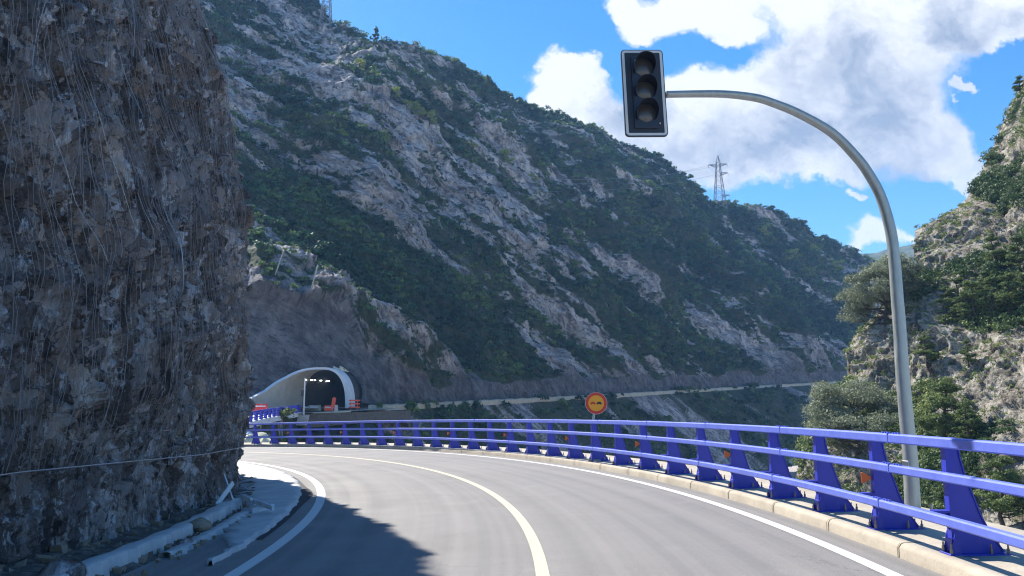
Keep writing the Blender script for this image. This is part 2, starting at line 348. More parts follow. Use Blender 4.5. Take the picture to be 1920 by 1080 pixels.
# ------------------------------------------------------------------ road frame: circle about C on a tilted plane
CX, CY, TA, TB = -30.93, 7.063, .03356, -.00578
def rp(R, th, z=0):                        # th in degrees
    t = math.radians(th); x = CX + R * math.cos(t); y = CY + R * math.sin(t); return Vector((x, y, TA * x + TB * y + z))
def strip(name, rs, th0, th1, n, material, kind='structure', rf=None, attr=False):
    """rs: list of (R, z) across; swept along th. rf(th, k) -> dR"""
    th = np.linspace(th0, th1, n); P = []
    for t in th:
        for k, (R, z) in enumerate(rs):
            P.append(rp(R + (rf(t, k) if rf else 0), t, z))
    P = np.array([tuple(p) for p in P]); 
    at_ = {'rad': np.hypot(P[:, 0] - CX, P[:, 1] - CY)} if attr else None
    return grid_mesh(name, P, n, len(rs), material, at_, smooth=False, kind=kind)
tag(strip('road', [(R, 0) for R in np.linspace(27.2, 34.5, 12)], -75, 100, 240, M_asph, attr=True), kind='structure')
def line(name, R, w, m, label, th0=-70, th1=95):
    o = strip(name, [(R - w / 2, .004), (R + w / 2, .004)], th0, th1, 300, m); return o
line('edge_line', 28.32, .15, M_white, ''); line('centre_line', 31.2, .12, M_cream, ''); line('edge_line', 34.06, .13, M_white, '')
# bridge deck: kerb, walkway and fascia, one swept section
def kr(t, k): return .006 * math.sin(t * 3.1) if k < 3 else 0
kb = []
strip('kerb', [(34.44, -.15), (34.445, .085), (34.47, .118), (34.50, .125), (34.66, .125), (34.661, .05)], -75, 100, 700, M_conc, rf=kr)
strip('walkway', [(34.655, .118), (35.92, .112), (35.95, .10), (35.96, -.1), (35.96, -.95), (35.6, -1.3), (34.2, -1.5), (28.5, -1.5)], -75, 100, 260, M_conc)
m = MB()                                    # kerb joints
for i in range(-22, 60):
    t = i * 2.45; a = [rp(34.436, t, -.01), rp(34.436, t, .09), rp(34.462, t, .124), rp(34.50, t, .1285), rp(34.66, t, .1285)]
    b = [rp(34.436, t + .03, -.01), rp(34.436, t + .03, .09), rp(34.462, t + .03, .124), rp(34.50, t + .03, .1285), rp(34.66, t + .03, .1285)]
    m.add(a + b, [(j, j + 1, j + 6, j + 5) for j in range(4)])
jo = m.build('kerb_joint', M_stone); jo['kind'] = 'structure'

# inner shoulder (rubble ground between the cliff and the gutter)
def shoulder():
    nr, nc = 420, 60; th = np.linspace(-60, 80, nr); R = np.linspace(23.5, 27.35, nc); T, RR = np.meshgrid(np.radians(th), R, indexing='ij')
    x = CX + RR * np.cos(T); y = CY + RR * np.sin(T); z = TA * x + TB * y
    P = np.stack([x.ravel(), y.ravel(), np.zeros(x.size)], 1)
    h = fbm(P * 2.3, 4, 3) * .06 + fbm(P * 9, 3, 5) * .025 + np.clip(26.9 - RR.ravel(), 0, 9) * .10 + .03
    h = h * sstep(27.35 - RR.ravel(), 0, .35) - .06 * (1 - sstep(27.35 - RR.ravel(), 0, .35))
    P[:, 2] = z.ravel() + h
    grid_mesh('shoulder', P, nr, nc, M_rub)
shoulder()
# apron of pale concrete, widening before the bend
def ap(t, k):
    wob = .05 * math.sin(t * 2.3) + .035 * math.sin(t * 5.7 + 1) + .02 * math.sin(t * 13)
    Ri = 27.24 - .55 * float(sstep(np.array(t), 10, 16)) + .66 * float(1 - sstep(np.array(t), 1.8, 8)) + wob * .8; Ro = 27.94 + wob * .35
    base = (27.24, 27.26, 27.55, 27.86, 27.93, 27.95)[k]
    return max(0, 1) * ((Ri, Ri + .02, Ri + .4 * (Ro - Ri), Ri + .9 * (Ro - Ri), Ro, Ro + .02)[k] - base)
strip('gutter_apron', [(27.24, -.02), (27.26, .045), (27.55, .035), (27.86, .055), (27.93, .05), (27.95, -.03)], 1.5, 60, 500, M_conc2, rf=ap)
strip('dark_edge_strip', [(27.95, .006), (28.02, .006)], 4.5, 24, 120, M_nearblack, rf=lambda t, k: k * (.02 + .13 * math.exp(-((t - 14.5) / 2.6) ** 2)))  # flat near-black crescent along the outer edge of the apron
def gp(t, k): return .02 * math.sin(t * 4) + ((.02 * math.sin(t * 23) + .02 * math.sin(t * 9.7)) if k > 2 else 0) + .02 * (t - 6) / 6
gu = strip('gutter_kerb', [(26.80, .0), (26.815, .135), (26.83, .142), (27.04, .155), (27.055, .145), (27.075, .0)], -3.5, 11.6, 160, M_conc2, rf=gp)
tag(gu, 'long white broken concrete kerb piece along the cliff foot', 'kerb', kind='thing')
g2 = strip('gutter_kerb', [(27.20, -.02), (27.21, .055), (27.30, .06), (27.36, .05), (27.38, -.02)], 2.6, 9.4, 120, M_conc2, rf=lambda t, k: (.03 * math.sin(t * 9) + .02 * math.sin(t * 21)) * (1 if k > 2 else .4))
tag(g2, 'thin ragged white concrete edge lying between rubble and asphalt', 'kerb', kind='thing')
# loose stones
def rock(name, loc, s, material, label, cat='rock', group=None, seed=0):
    r = np.random.default_rng(seed); th = []; P = []; n = 10; mm = 7
    for i in range(mm):
        for j in range(n):
            a = PI * (i + .02) / (mm - .96); b = 2 * PI * j / n; P.append((math.sin(a) * math.cos(b), math.sin(a) * math.sin(b), math.cos(a)))
    P = np.array(P); P = P * (1 + .35 * fbm(P * 1.7 + seed * 3.1, 3, seed))[:, None] * np.array(s)
    fs = [(i * n + j, i * n + (j + 1) % n, (i + 1) * n + (j + 1) % n, (i + 1) * n + j) for i in range(mm - 1) for j in range(n)]
    m = MB(); m.add(P, fs); o = m.build(name, material, smooth=35); o.location = loc; return tag(o, label, cat, group)
rock('stone', rp(27.1, 5.9, .10), (.15, .12, .10), M_stone, 'brown stone on the concrete kerb edge beside the shaded asphalt', seed=3)
rock('stone', rp(26.92, -.2, .12), (.20, .16, .13), M_cliff, 'large dark stone at the near end of the white kerb', seed=5)
rock('stone', rp(27.25, 3.9, .04), (.09, .07, .06), M_cliff, 'small dark stone lying against the ragged white kerb edge', seed=8)
m = MB(); k = 0
for i in range(800):
    t = random.uniform(-8, 24) if i % 2 else random.uniform(-8, 13); R = random.uniform(25.6, 27.15) if random.random() < .8 else random.uniform(27.0, 27.5 if t < 12 else 27.1)
    s = random.uniform(.008, .045 if i % 18 else .10) * (1.6 if R < 26.4 else 1); c = rp(R, t, .02 + max(0, 26.9 - R) * .10); vs = []
    for q in range(8): vs.append(c + Vector(((q & 1) * 2 - 1, ((q >> 1) & 1) * 2 - 1, ((q >> 2) & 1) * 2 - 1)) * s * .7 + Vector((random.uniform(-1, 1), random.uniform(-1, 1), random.uniform(-1, 1))) * s * .5)
    m.add(vs, [(0, 1, 3, 2), (4, 6, 7, 5), (0, 4, 5, 1), (2, 3, 7, 6), (0, 2, 6, 4), (1, 5, 7, 3)])
tag(m.build('gravel', M_stone), 'loose gravel and rock chips along the cliff foot', 'gravel', kind='stuff')

# broken boards
def board(p0, p1, w, t, label, name='plank'):
    p0, p1 = Vector(p0), Vector(p1); d = (p1 - p0); L = d.length; q = d.to_track_quat('X', 'Z').to_matrix().to_4x4()
    m = MB(); m.box(0, L, -t / 2, t / 2, -w / 2, w / 2, bev=.004)
    o = m.build(name, M_board); o.matrix_world = Matrix.Translation(p0) @ q; return tag(o, label, 'plank')
def gpt(px, py, k=0):
    d = ray(px, py); t = (k - EYE) / (d[2] - TA * d[0] - TB * d[1]); return Vector((d[0] * t, d[1] * t, d[2] * t + EYE))
b0 = gpt(406, 947, .12)
board(b0, at(437, 905, b0.y + .35), .085, .025, 'pale blue board leaning to the right against the cliff foot')
b1 = gpt(436, 942, .12)
board(b1, at(419, 893, b1.y + .45), .11, .025, 'pale board crossing behind the leaning one to form an X')
c0 = gpt(453, 931, .16)
board(c0, gpt(512, 953, .12), .07, .03, 'long thin board lying across the end of the concrete kerb')
board(gpt(473, 958, .07), gpt(513, 950, .07), .08, .03, 'short flat board under the long fallen one')
board(gpt(470, 935, .2), gpt(478, 945, .08), .05, .02, 'small upright splinter of board beside the fallen boards')

# ------------------------------------------------------------------ near rock cutting on the left
def foot_R(t):                               # t degrees
    return np.interp(t, [-70, -30, -8, 0, 3, 8, 12, 16, 22, 40, 110], [24.5, 25.0, 25.5, 25.85, 26.1, 26.3, 26.55, 26.68, 26.6, 26.3, 26])
def cliff():
    th = np.concatenate([np.linspace(-75, -12, 60), np.linspace(-11.8, 9, 340), np.linspace(9.04, 27, 420), np.linspace(27.2, 115, 120)])
    z = np.concatenate([np.linspace(-.35, 7.0, 300), np.linspace(7.03, 11.2, 130)])
    T, Z = np.meshgrid(th, z, indexing='ij'); t = T.ravel(); zz = Z.ravel(); tr = np.radians(t)
    R = foot_R(t) - .055 * np.clip(zz, 0, 99) - .85 * np.clip((zz - 4.5) / 6, 0, 2) ** 1.4 + .1 * np.exp(-((zz - 4) / 1.6) ** 2)
    R0 = 26.5
    p3 = np.stack([CX + R0 * np.cos(tr), CY + R0 * np.sin(tr), zz], 1)
    V = p3 * np.array([1, 1, .6])
    wp = np.stack([fbm(V * .8, 3, 91), fbm(V * .8, 3, 92), fbm(V * .8, 3, 93)], 1) * .55
    Vw = V + wp
    d = fbm(p3 * .30, 3, 1) * .55 + ridged(Vw * .8, 5, 7) * .30 + ridged(Vw * 2.6 + 5, 4, 15) * .24 + fbm(Vw * 7, 4, 21) * .13 - .34 * np.clip(1 - np.abs(fbm(np.stack([p3[:, 0] * .9 + wp[:, 0] * .8, p3[:, 1] * .9 + wp[:, 1] * .8, p3[:, 2] * .16], 1) * 1.3, 3, 111)) / .05, 0, 1) ** .8 - .16 * np.clip(1 - np.abs(fbm(np.stack([p3[:, 0] + p3[:, 2] * .12, p3[:, 1], p3[:, 2] * .3], 1) * 3.2 + wp, 3, 121)) / .06, 0, 1) + np.maximum(0, ridged(p3 * np.array([6, 6, 1.3]) + wp * 3, 3, 27)) ** 1.5 * .16
    st = p3[:, 2] * .35 + p3[:, 1] * .9 + fbm(p3 * .7, 3, 33) * 1.3; fr = st * 1.1 - np.floor(st * 1.1); d += (fr ** 2) * .30 * (.5 + fbm(p3 * .5, 2, 44))
    cw = p3 + wp * .35; c1 = np.stack([cw[:, 0] * .8 + cw[:, 1] * .6, cw[:, 1] * .8 - cw[:, 0] * .6 + cw[:, 2] * .35, cw[:, 2] - cw[:, 1] * .3], 1)
    fj = np.stack([fbm(p3 * 5, 2, 95), fbm(p3 * 5, 2, 96), fbm(p3 * 5, 2, 97)], 1) * .12
    d += cells(c1 * [1.6, 1.6, .9], 3) * .26 + cells((c1 + fj) * [4, 4, 2.3] + 3, 4) * .15 + cells((c1 + fj) * [9, 9, 5] + 7, 5) * .075
    d = np.clip(d, -.9, .85)
    edge = sstep(zz, 10.2, 11.2)
    amp = .35 + .65 * sstep(zz, 0, 1.6)
    R = R + d * amp * .8 - .15 + sstep(1.3 - zz, 0, 1.3) * .16
    top_fade = np.interp(t, [-75, -20, 5, 16, 30, 115], [10.8, 10.8, 10.6, 10.5, 10.4, 10.2])
    x = CX + R * np.cos(tr); y = CY + R * np.sin(tr)
    P = np.stack([x, y, np.minimum(zz, 99) * top_fade / 11.2 + TA * x + TB * y], 1)
    nr, nc = T.shape; P = P.reshape(nr, nc, 3)
    # top: goes back inland at a gentle slope
    rows = []
    for k, (back, up) in enumerate([(.3, .25), (.8, .4), (2, .8), (5, 2.0), (10, 4.0), (18, 7.0), (24, 8)]):
        rr = np.hypot(P[:, -1, 0] - CX, P[:, -1, 1] - CY); nrr = np.maximum(rr - back, .3); tt = np.radians(th)
        q = np.stack([CX + nrr * np.cos(tt), CY + nrr * np.sin(tt), P[:, -1, 2] + up + fbm(np.stack([th * .4, th * 0 + k, th * 0], 1), 3, 60) * .3 * (k < 5)], 1); rows.append(q)
    P = np.concatenate([P, np.stack(rows, 1)], 1); nc += len(rows)
    o = grid_mesh('rock_cliff', P.reshape(-1, 3), nr, nc, M_cliff, kind='structure')
    return th, P
cth, CP = cliff()
def cliff_pt(t, h, off=0):
    i = int(np.argmin(abs(cth - t))); j = int(np.argmin(abs(CP[i, :430, 2] - h))); q = CP[i, j]; tt = math.radians(t)
    return Vector((q[0] + off * math.cos(tt), q[1] + off * math.sin(tt), q[2]))
def cliff_out(t, h, span=1.0):               # outermost surface near a spot: where a taut net hangs
    i0 = int(np.argmin(abs(cth - (t - span)))); i1 = int(np.argmin(abs(cth - (t + span)))) + 1
    j = int(np.argmin(abs(CP[(i0 + i1) // 2, :430, 2] - h))); j0, j1 = max(0, j - 14), min(430, j + 15)
    b = CP[i0:i1, j0:j1]; return float(np.percentile(np.hypot(b[..., 0] - CX, b[..., 1] - CY), 88))
# steel rockfall net: fine drape of wires held by a bottom cable
net = empty('rockfall_net', cliff_pt(8, 1.2)); tag(net, 'fine wire rockfall net draped over the brown cliff on the left', 'net')
hs_ = np.linspace(.45, 10.3, 26); ts_ = np.arange(-8, 27, .9); NR = np.array([[cliff_out(t, h) + .05 for h in hs_] for t in ts_])
def netR(t, h):
    i = np.clip((t - ts_[0]) / .9, 0, len(ts_) - 1.001); j = np.clip((h - hs_[0]) / (hs_[1] - hs_[0]), 0, 24.999); a, b = int(i), int(j); fi, fj = i - a, j - b
    return (NR[a, b] * (1 - fi) + NR[a + 1, b] * fi) * (1 - fj) + (NR[a, b + 1] * (1 - fi) + NR[a + 1, b + 1] * fi) * fj
def npnt(t, h, e=0):
    R = netR(t, h) + e; a = math.radians(t); return Vector((CX + R * math.cos(a), CY + R * math.sin(a), h))
def NB0(t): return .80 - .011 * t + .012 * math.sin(t * .5)
def net_wires():
    r = random.Random(4); m = MB()
    t = -7.5
    while t < 26:
        w = r.uniform(.002, .004); n = 44; ph = r.uniform(0, 6); pts = []
        for k in range(n):
            h = NB0(t) + (10.2 - NB0(t)) * k / (n - 1); pts.append(npnt(t + .10 * math.sin(h * 2.1 + ph) + .05 * math.sin(h * 7 + ph * 2), h, r.uniform(-.015, .015)))
        m.tube(pts, w, 3, False); t += r.uniform(.08, .24)
    for k in range(110):                     # torn and slanting strands in the mesh
        t0 = r.uniform(-7, 24); h0 = r.uniform(1.3, 9.8); dt = r.uniform(-1.6, 1.6); dh = r.uniform(-1.6, 1.6); bow = r.uniform(.0, .18)
        pts = [npnt(min(25.5, max(-7.5, t0 + dt * q / 9)), min(10.2, max(1.1, h0 + dh * q / 9 + bow * math.sin(PI * q / 9)))  , .03) for q in range(10)]
        m.tube(pts, r.uniform(.0022, .0035), 3, False)
    return m
net_o = net_wires().build('wire_mesh', M_wire, net); net_o.matrix_parent_inverse = Matrix.Translation(-net.location)
m = MB(); m.tube([npnt(t, NB0(t), .03) for t in np.linspace(-7.9, 25.5, 120)], .008, 5)
c_o = m.build('bottom_cable', M_steel, net); c_o.matrix_parent_inverse = Matrix.Translation(-net.location)
for (px, py, L, lab, dx) in [(140, 120, .34, 'rusty anchor bar sticking out of the upper left of the cliff', -1), (285, 215, .25, 'small anchor bar with a pale nut in the middle of the cliff', -1), (372, 290, .16, 'short dark anchor bar near the right edge of the cliff', -1)]:
    t = {140: 3.5, 285: 9.0, 372: 13.2}[px]; Y = CY + 26.2 * math.sin(math.radians(t)); h = at(px, py, Y).z
    c = npnt(t, h, .12); tt = math.radians(t); out = Vector((math.cos(tt), math.sin(tt), -.15)); side = Vector((math.sin(tt), -math.cos(tt), -.35))
    r_ = empty('anchor_bar', c); tag(r_, lab, 'anchor bar', 'anchor bars in the cliff')
    m = MB(); m.tube([-out * .35, out * .05, out * .08 + side * L], .016, 6); m.build('bar', M_bolt, r_)
    m = MB(); m.tube([out * .04, out * .07], .04, 6); m.build('nut', M_steel, r_)
def tuft(loc, s, label, seed):
    r = random.Random(seed); m = MB()
    for k in range(90):
        a = r.uniform(-.9, 1.2); b = r.uniform(-.5, .9); L = s * r.uniform(.4, 1); d = Vector((math.cos(a), r.uniform(-.5, .5), b)).normalized() * L
        o_ = Vector((r.uniform(-.1, .1), r.uniform(-.1, .1), r.uniform(-.5, .5))) * s * 1.4
        m.tube([o_, o_ + d * .5 + Vector((0, 0, .04)), o_ + d - Vector((0, 0, .05))], [.008, .006, .002], 3, False)
    o = m.build('dry_grass', M_straw); o.location = loc; tag(o, label, 'grass tuft', 'dry grass tufts on the cliff edge')
for (px, py, Yd, s, lab, sd) in [(378, 92, 15.2, .35, 'topmost dry straw tuft on the right edge of the cliff', 1), (420, 215, 15.2, .2, 'middle straw tuft on the cliff edge below the largest', 2), (432, 240, 15.3, .24, 'lowest straw tuft jutting right from the cliff edge', 3)]:
    tuft(at(px - 6, py, Yd), s, lab, sd)

# ------------------------------------------------------------------ blue bridge railing
RT = 34.62; DTH = math.degrees(.03774); TH0 = math.degrees(-.01539)
rail = empty('bridge_railing', rp(RT, 0, .12)); tag(rail, 'long blue steel bridge railing curving along the right side of the road', 'railing')
RI = Matrix.Translation(-rail.location)
def local(t, R=RT, z=.12):                  # local frame: x outward, y along, z up
    a = math.radians(t); p = rp(R, t, z); return Matrix.Translation(p) @ Matrix.Rotation(a, 4, 'Z')
web = [(.02, 0), (.44, 0), (.42, .03), (.33, .16), (.255, .32), (.205, .48), (.150, .65), (.12, .80), (.105, .955), (.02, .955)]
pm = MB(); pm.box(.0, .014, -.034, .034, .13, .965, bev=.003)
for s_ in (-.018, .018): pm.prism(web, .010, Matrix.Translation((0, s_, 0)))
fl = [(p[0], p[1]) for p in web[2:9]]
for (a, b) in zip(fl[:-1], fl[1:]):          # outer flange follows the flare
    v = [(a[0], -.032, a[1]), (a[0], .032, a[1]), (b[0], .032, b[1]), (b[0], -.032, b[1]), (a[0] + .012, -.032, a[1]), (a[0] + .012, .032, a[1]), (b[0] + .012, .032, b[1]), (b[0] + .012, -.032, b[1])]
    pm.add(v, [(0, 1, 2, 3), (7, 6, 5, 4), (0, 4, 5, 1), (2, 6, 7, 3), (1, 5, 6, 2), (3, 7, 4, 0)])
pm.box(.012, .105, -.030, .030, .952, .964); 
pm.box(-.13, .012, -.035, .035, .345, .362)                                  # bracket to the bottom rail
pm.add([(-.10, -.006, .345), (.0, -.006, .345), (.0, -.006, .2), (-.10, .006, .345), (.0, .006, .345), (.0, .006, .2)], [(0, 1, 2), (5, 4, 3), (0, 3, 4, 1), (1, 4, 5, 2), (2, 5, 3, 0)])
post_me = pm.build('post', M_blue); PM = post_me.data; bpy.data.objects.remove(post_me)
fm = MB(); fm.box(-.05, .47, -.085, .085, 0, .018, bev=.004); fm.box(-.012, .02, -.05, .05, .018, .135, bev=.003)
for s_ in (-.06, .06): fm.prism([(-.03, .018), (.05, .018), (.04, .15), (.012, .19)], .010, Matrix.Translation((0, s_, 0)))
nb_ = len(fm.f)
for sx in (-.028, .30, .44):
    for sy in (-.062, .062): fm.tube([(sx, sy, .016), (sx, sy, .06)], .013, 6); fm.tube([(sx, sy, .06), (sx, sy, .095)], .007, 6)
ft = fm.build('base_plate', M_blue); FM = ft.data; bpy.data.objects.remove(ft); FM.materials.append(M_bolt)
for pl_ in FM.polygons[nb_:]: pl_.material_index = 1
om = MB(); om.prism([(-.10, -.055), (-.075, -.055), (-.02, -.02), (-.02, .03), (-.075, .06), (-.10, .06)], .02); om.box(-.105, -.095, -.05, .05, -.06, .065, bev=.002); om.box(-.03, .01, -.012, .012, -.012, .02)
ot = om.build('reflector', M_orange); OM = ot.data; bpy.data.objects.remove(ot)
for i in range(-8, 38):
    t = TH0 + DTH * i; Mx = local(t)
    p = bpy.data.objects.new('post', PM); COL.objects.link(p); p.parent = rail; p.matrix_parent_inverse = RI; p.matrix_world = Mx
    p.parent = rail; p.matrix_local = Mx.copy(); p.matrix_parent_inverse = RI
    for (nm, dm) in (('base_plate', FM),) + ((('reflector', OM),) if i % 3 == 1 else ()):
        c = bpy.data.objects.new(nm, dm); COL.objects.link(c); c.parent = p
        if nm == 'reflector':
            c.scale = (.85, .85, .85); c.location = (0, .03, .50); c.rotation_euler = (0, 0, math.radians(-25))
def rail_beam(R, z0, z1, d):
    m = MB(); ths = np.linspace(TH0 - 8.6 * DTH, TH0 + 37.6 * DTH, 460); vs = []; b = .012
    prof = [(-d / 2 + b, z0), (d / 2 - b, z0), (d / 2, z0 + b), (d / 2, z1 - b), (d / 2 - b, z1), (-d / 2 + b, z1), (-d / 2, z1 - b), (-d / 2, z0 + b)]
    n = len(prof)
    for t in ths: vs += [rp(R + a, t, .12 + z) for a, z in prof]
    fs = [(i * n + j, i * n + (j + 1) % n, (i + 1) * n + (j + 1) % n, (i + 1) * n + j) for i in range(len(ths) - 1) for j in range(n)]
    m.add(vs, fs + [tuple(range(n - 1, -1, -1)), tuple((len(ths) - 1) * n + j for j in range(n))])
    for i in range(-4, 19):                  # splice sleeves with a row of bolts
        t = TH0 + DTH * (2 * i + .62); M_ = local(t, R)
        m.box(-d / 2 - .004, d / 2 + .004, -.004, .004, z0 - .003, z1 + .003, M_)
        for k in (-.15, -.10, -.05, .05, .10, .15):
            q = local(t + math.degrees(k / 34.6), R); m.tube([q @ Vector((0, 0, z1 - .002)), q @ Vector((0, 0, z1 + .014))], .014, 6)
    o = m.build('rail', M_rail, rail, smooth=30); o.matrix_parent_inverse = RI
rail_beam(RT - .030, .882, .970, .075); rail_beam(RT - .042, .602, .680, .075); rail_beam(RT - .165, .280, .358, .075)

# ------------------------------------------------------------------ traffic signal on its curved mast
mast = empty('traffic_light', rp(35.58, 2.9, .118)); tag(mast, 'unlit three lens traffic light hanging from a curved grey mast behind the railing', 'traffic light')
ml = mast.location; pts = []; YB = ml.y
pA = Vector((0, 0, .0)); zt = at(1250, 177, 8.75).z - ml.z; xa = at(1250, 177, 8.75).x - ml.x
bx = at(1655, 400, 8.86); 
ctrl = [Vector((0, 0, 0)), Vector((0, 0, 2.6))]
px_list = [(1706, 850), (1700, 790), (1692, 700), (1687, 620), (1682, 555), (1677, 490), (1670, 433), (1652, 370), (1630, 328), (1606, 295), (1560, 249), (1500, 214), (1452, 194), (1415, 183), (1359, 176.5), (1300, 176), (1250, 177)]
for (a, b) in px_list: 
    q = at(a, b, ml.y - .16 * (1706 - a) / 456); pts.append(q - ml)
allp = [Vector((0, 0, 0))] + pts
def smooth_pts(P, n=5):
    out = []
    for i in range(len(P) - 1):
        p0 = P[max(i - 1, 0)]; p1 = P[i]; p2 = P[i + 1]; p3 = P[min(i + 2, len(P) - 1)]
        for k in range(n):
            t = k / n; out.append(.5 * ((2 * p1) + (p2 - p0) * t + (2 * p0 - 5 * p1 + 4 * p2 - p3) * t * t + (3 * p1 - p0 - 3 * p2 + p3) * t ** 3))
    return out + [P[-1]]
sp_ = smooth_pts(allp); L = len(sp_); acc = [0]
for i in range(1, L): acc.append(acc[-1] + (sp_[i] - sp_[i - 1]).length)
m = MB(); m.tube(sp_, [.086 - .044 * min(1, a / acc[-1]) for a in acc], 20); m.build('mast', M_galv, mast, smooth=40)
m = MB(); m.box(-.19, .19, -.19, .19, -.0, .022, bev=.004)
for sx in (-.14, .14):
    for sy in (-.14, .14): m.tube([(sx, sy, .02), (sx, sy, .10)], .015, 6)
m.build('base_plate', M_galv, mast)
m = MB(); m.box(-.0885, -.07, -.035, .035, .45, .58, Matrix.Rotation(.6, 4, 'Z'), bev=.004); m.build('hatch', M_galv, mast)
tip = sp_[-1]; hc = at(1208.5, 172.5, 8.66) - ml
Hh, Hw = 1.135, .525
def rrect(w, h, r, n=6):
    o = []
    for (sx, sz, a0) in ((1, 1, 0), (-1, 1, 90), (-1, -1, 180), (1, -1, 270)):
        for k in range(n + 1):
            a = math.radians(a0 + 90 * k / n); o.append((sx * (w / 2 - r) + r * math.cos(a), sz * (h / 2 - r) + r * math.sin(a)))
    return o
RM = Matrix.Translation(hc) @ Matrix.Rotation(math.radians(3.0), 4, 'Z') @ Matrix.Rotation(math.radians(-2.2), 4, 'X') @ Matrix.Rotation(math.radians(-1.4), 4, 'Y')
hb = empty('signal_head'); hb.parent = mast; hb.matrix_local = RM
m = MB(); m.prism(rrect(Hw, Hh, .05), .03, Matrix.Translation((0, .03, 0))); m.build('backing_board', M_black, hb)
m = MB(); o_ = rrect(Hw - .022, Hh - .022, .042); i_ = rrect(Hw - .085, Hh - .085, .012); n = len(o_)
m.add([(x, .012, z) for x, z in o_] + [(x, .012, z) for x, z in i_], [(j, n + j, n + (j + 1) % n, (j + 1) % n) for j in range(n)]); m.build('border', M_border, hb)
m = MB(); m.box(-.15, .15, .04, .17, -.46, .46, bev=.02); m.box(-.145, .145, -.008, .03, -.47, .47, bev=.006); m.build('housing', M_dark, hb)
for zc in (.315, .015, -.285):
    m = MB(); n = 28; rr = .108; vs = [(0, -.035, zc)]; fs = []
    for k in range(1, 5):
        for j in range(n): a = 2 * PI * j / n; q = rr * k / 4; vs.append((q * math.cos(a), -.035 + .022 * (k / 4) ** 2, zc + q * math.sin(a)))
    fs += [(0, 1 + (j + 1) % n, 1 + j) for j in range(n)]
    for k in range(3): fs += [(1 + k * n + j, 1 + k * n + (j + 1) % n, 1 + (k + 1) * n + (j + 1) % n, 1 + (k + 1) * n + j) for j in range(n)]
    m.add(vs, fs); lo = m.build('lens', M_lens, hb, smooth=60)
    m = MB(); vs = []; n = 26
    for j in range(n + 1):
        a = math.radians(-35 + 250 * j / n); c, s__ = math.cos(a), math.sin(a); dpt = .20 * (0.30 + .70 * max(0, min(1, (s__ + .6) / 1.4)))
        vs += [(.126 * c, -.005, zc + .126 * s__), (.130 * c, -dpt, zc + .130 * s__ - .012), (.134 * c, -dpt, zc + .134 * s__ - .012), (.131 * c, -.005, zc + .131 * s__)]
    fs = []
    for j in range(n):
        for q in range(4): fs.append((j * 4 + q, j * 4 + (q + 1) % 4, j * 4 + 4 + (q + 1) % 4, j * 4 + 4 + q))
    m.add(vs, fs); m.build('visor', M_dark, hb, smooth=50)
m = MB(); m.tube([(.165, -.012, -.41), (.165, .0, -.41)], .009, 10); m.build('screw', M_border, hb)
m = MB(); m.box(.10, .32, .06, .11, -.03, .03); m.build('bracket', M_galv, hb)

# ------------------------------------------------------------------ round yellow no-overtaking sign
sg = empty('road_sign', rp(34.68, 18.6, .118)); tag(sg, 'round yellow and red no overtaking sign on a post behind the blue railing', 'sign')
sz = at(1117.5, 756, sg.location.y).z - sg.location.z; sxx = at(1117.5, 756, sg.location.y).x - sg.location.x
sg.location.x += 0
m = MB(); m.tube([(0, 0, 0), (0, 0, .9), (sxx, 0, sz + .2)], .028, 10); m.build('pole', M_galv, sg, smooth=40)
m = MB(); m.box(-.12, .16, -.09, .09, 0, .05, bev=.01); m.build('foot', M_conc, sg)
sd = empty('sign_disc'); sd.parent = sg; sd.location = (sxx, -.045, sz); sd.rotation_euler = (0, 0, math.radians(-8))
def disc(m, r, y, n=40, x0=0, z0=0): m.add([(x0 + r * math.cos(2 * PI * j / n), y, z0 + r * math.sin(2 * PI * j / n)) for j in range(n)], [tuple(range(n))]); return m
m = MB(); m.prism([(.262 * math.cos(2 * PI * j / 40), .262 * math.sin(2 * PI * j / 40)) for j in range(40)], .02, Matrix.Translation((0, .014, 0))); m.build('plate', M_border, sd)
m = MB()
for (r0, r1) in ((.188, .254),):
    n = 48; m.add([(r0 * math.cos(2 * PI * j / n), 0, r0 * math.sin(2 * PI * j / n)) for j in range(n)] + [(r1 * math.cos(2 * PI * j / n), 0, r1 * math.sin(2 * PI * j / n)) for j in range(n)], [(j, (j + 1) % n, n + (j + 1) % n, n + j) for j in range(n)])
m.build('red_ring', M_sred, sd)
disc(MB(), .189, .0015).build('yellow_face', M_yel, sd)
def car(m, x0, y): 
    m.add([(x0 + a, y, b) for a, b in [(-.062, -.018), (.062, -.018), (.062, .006), (.046, .012), (.03, .034), (-.03, .034), (-.046, .012), (-.062, .006)]], [tuple(range(8))])
    for q in (-.038, .038): disc(m, .014, y, 10, x0 + q, -.020)
m = MB(); car(m, .070, -.003); m.build('black_car_symbol', M_black, sd)
m = MB(); car(m, -.078, -.003); m.build('red_car_symbol', M_sred, sd)
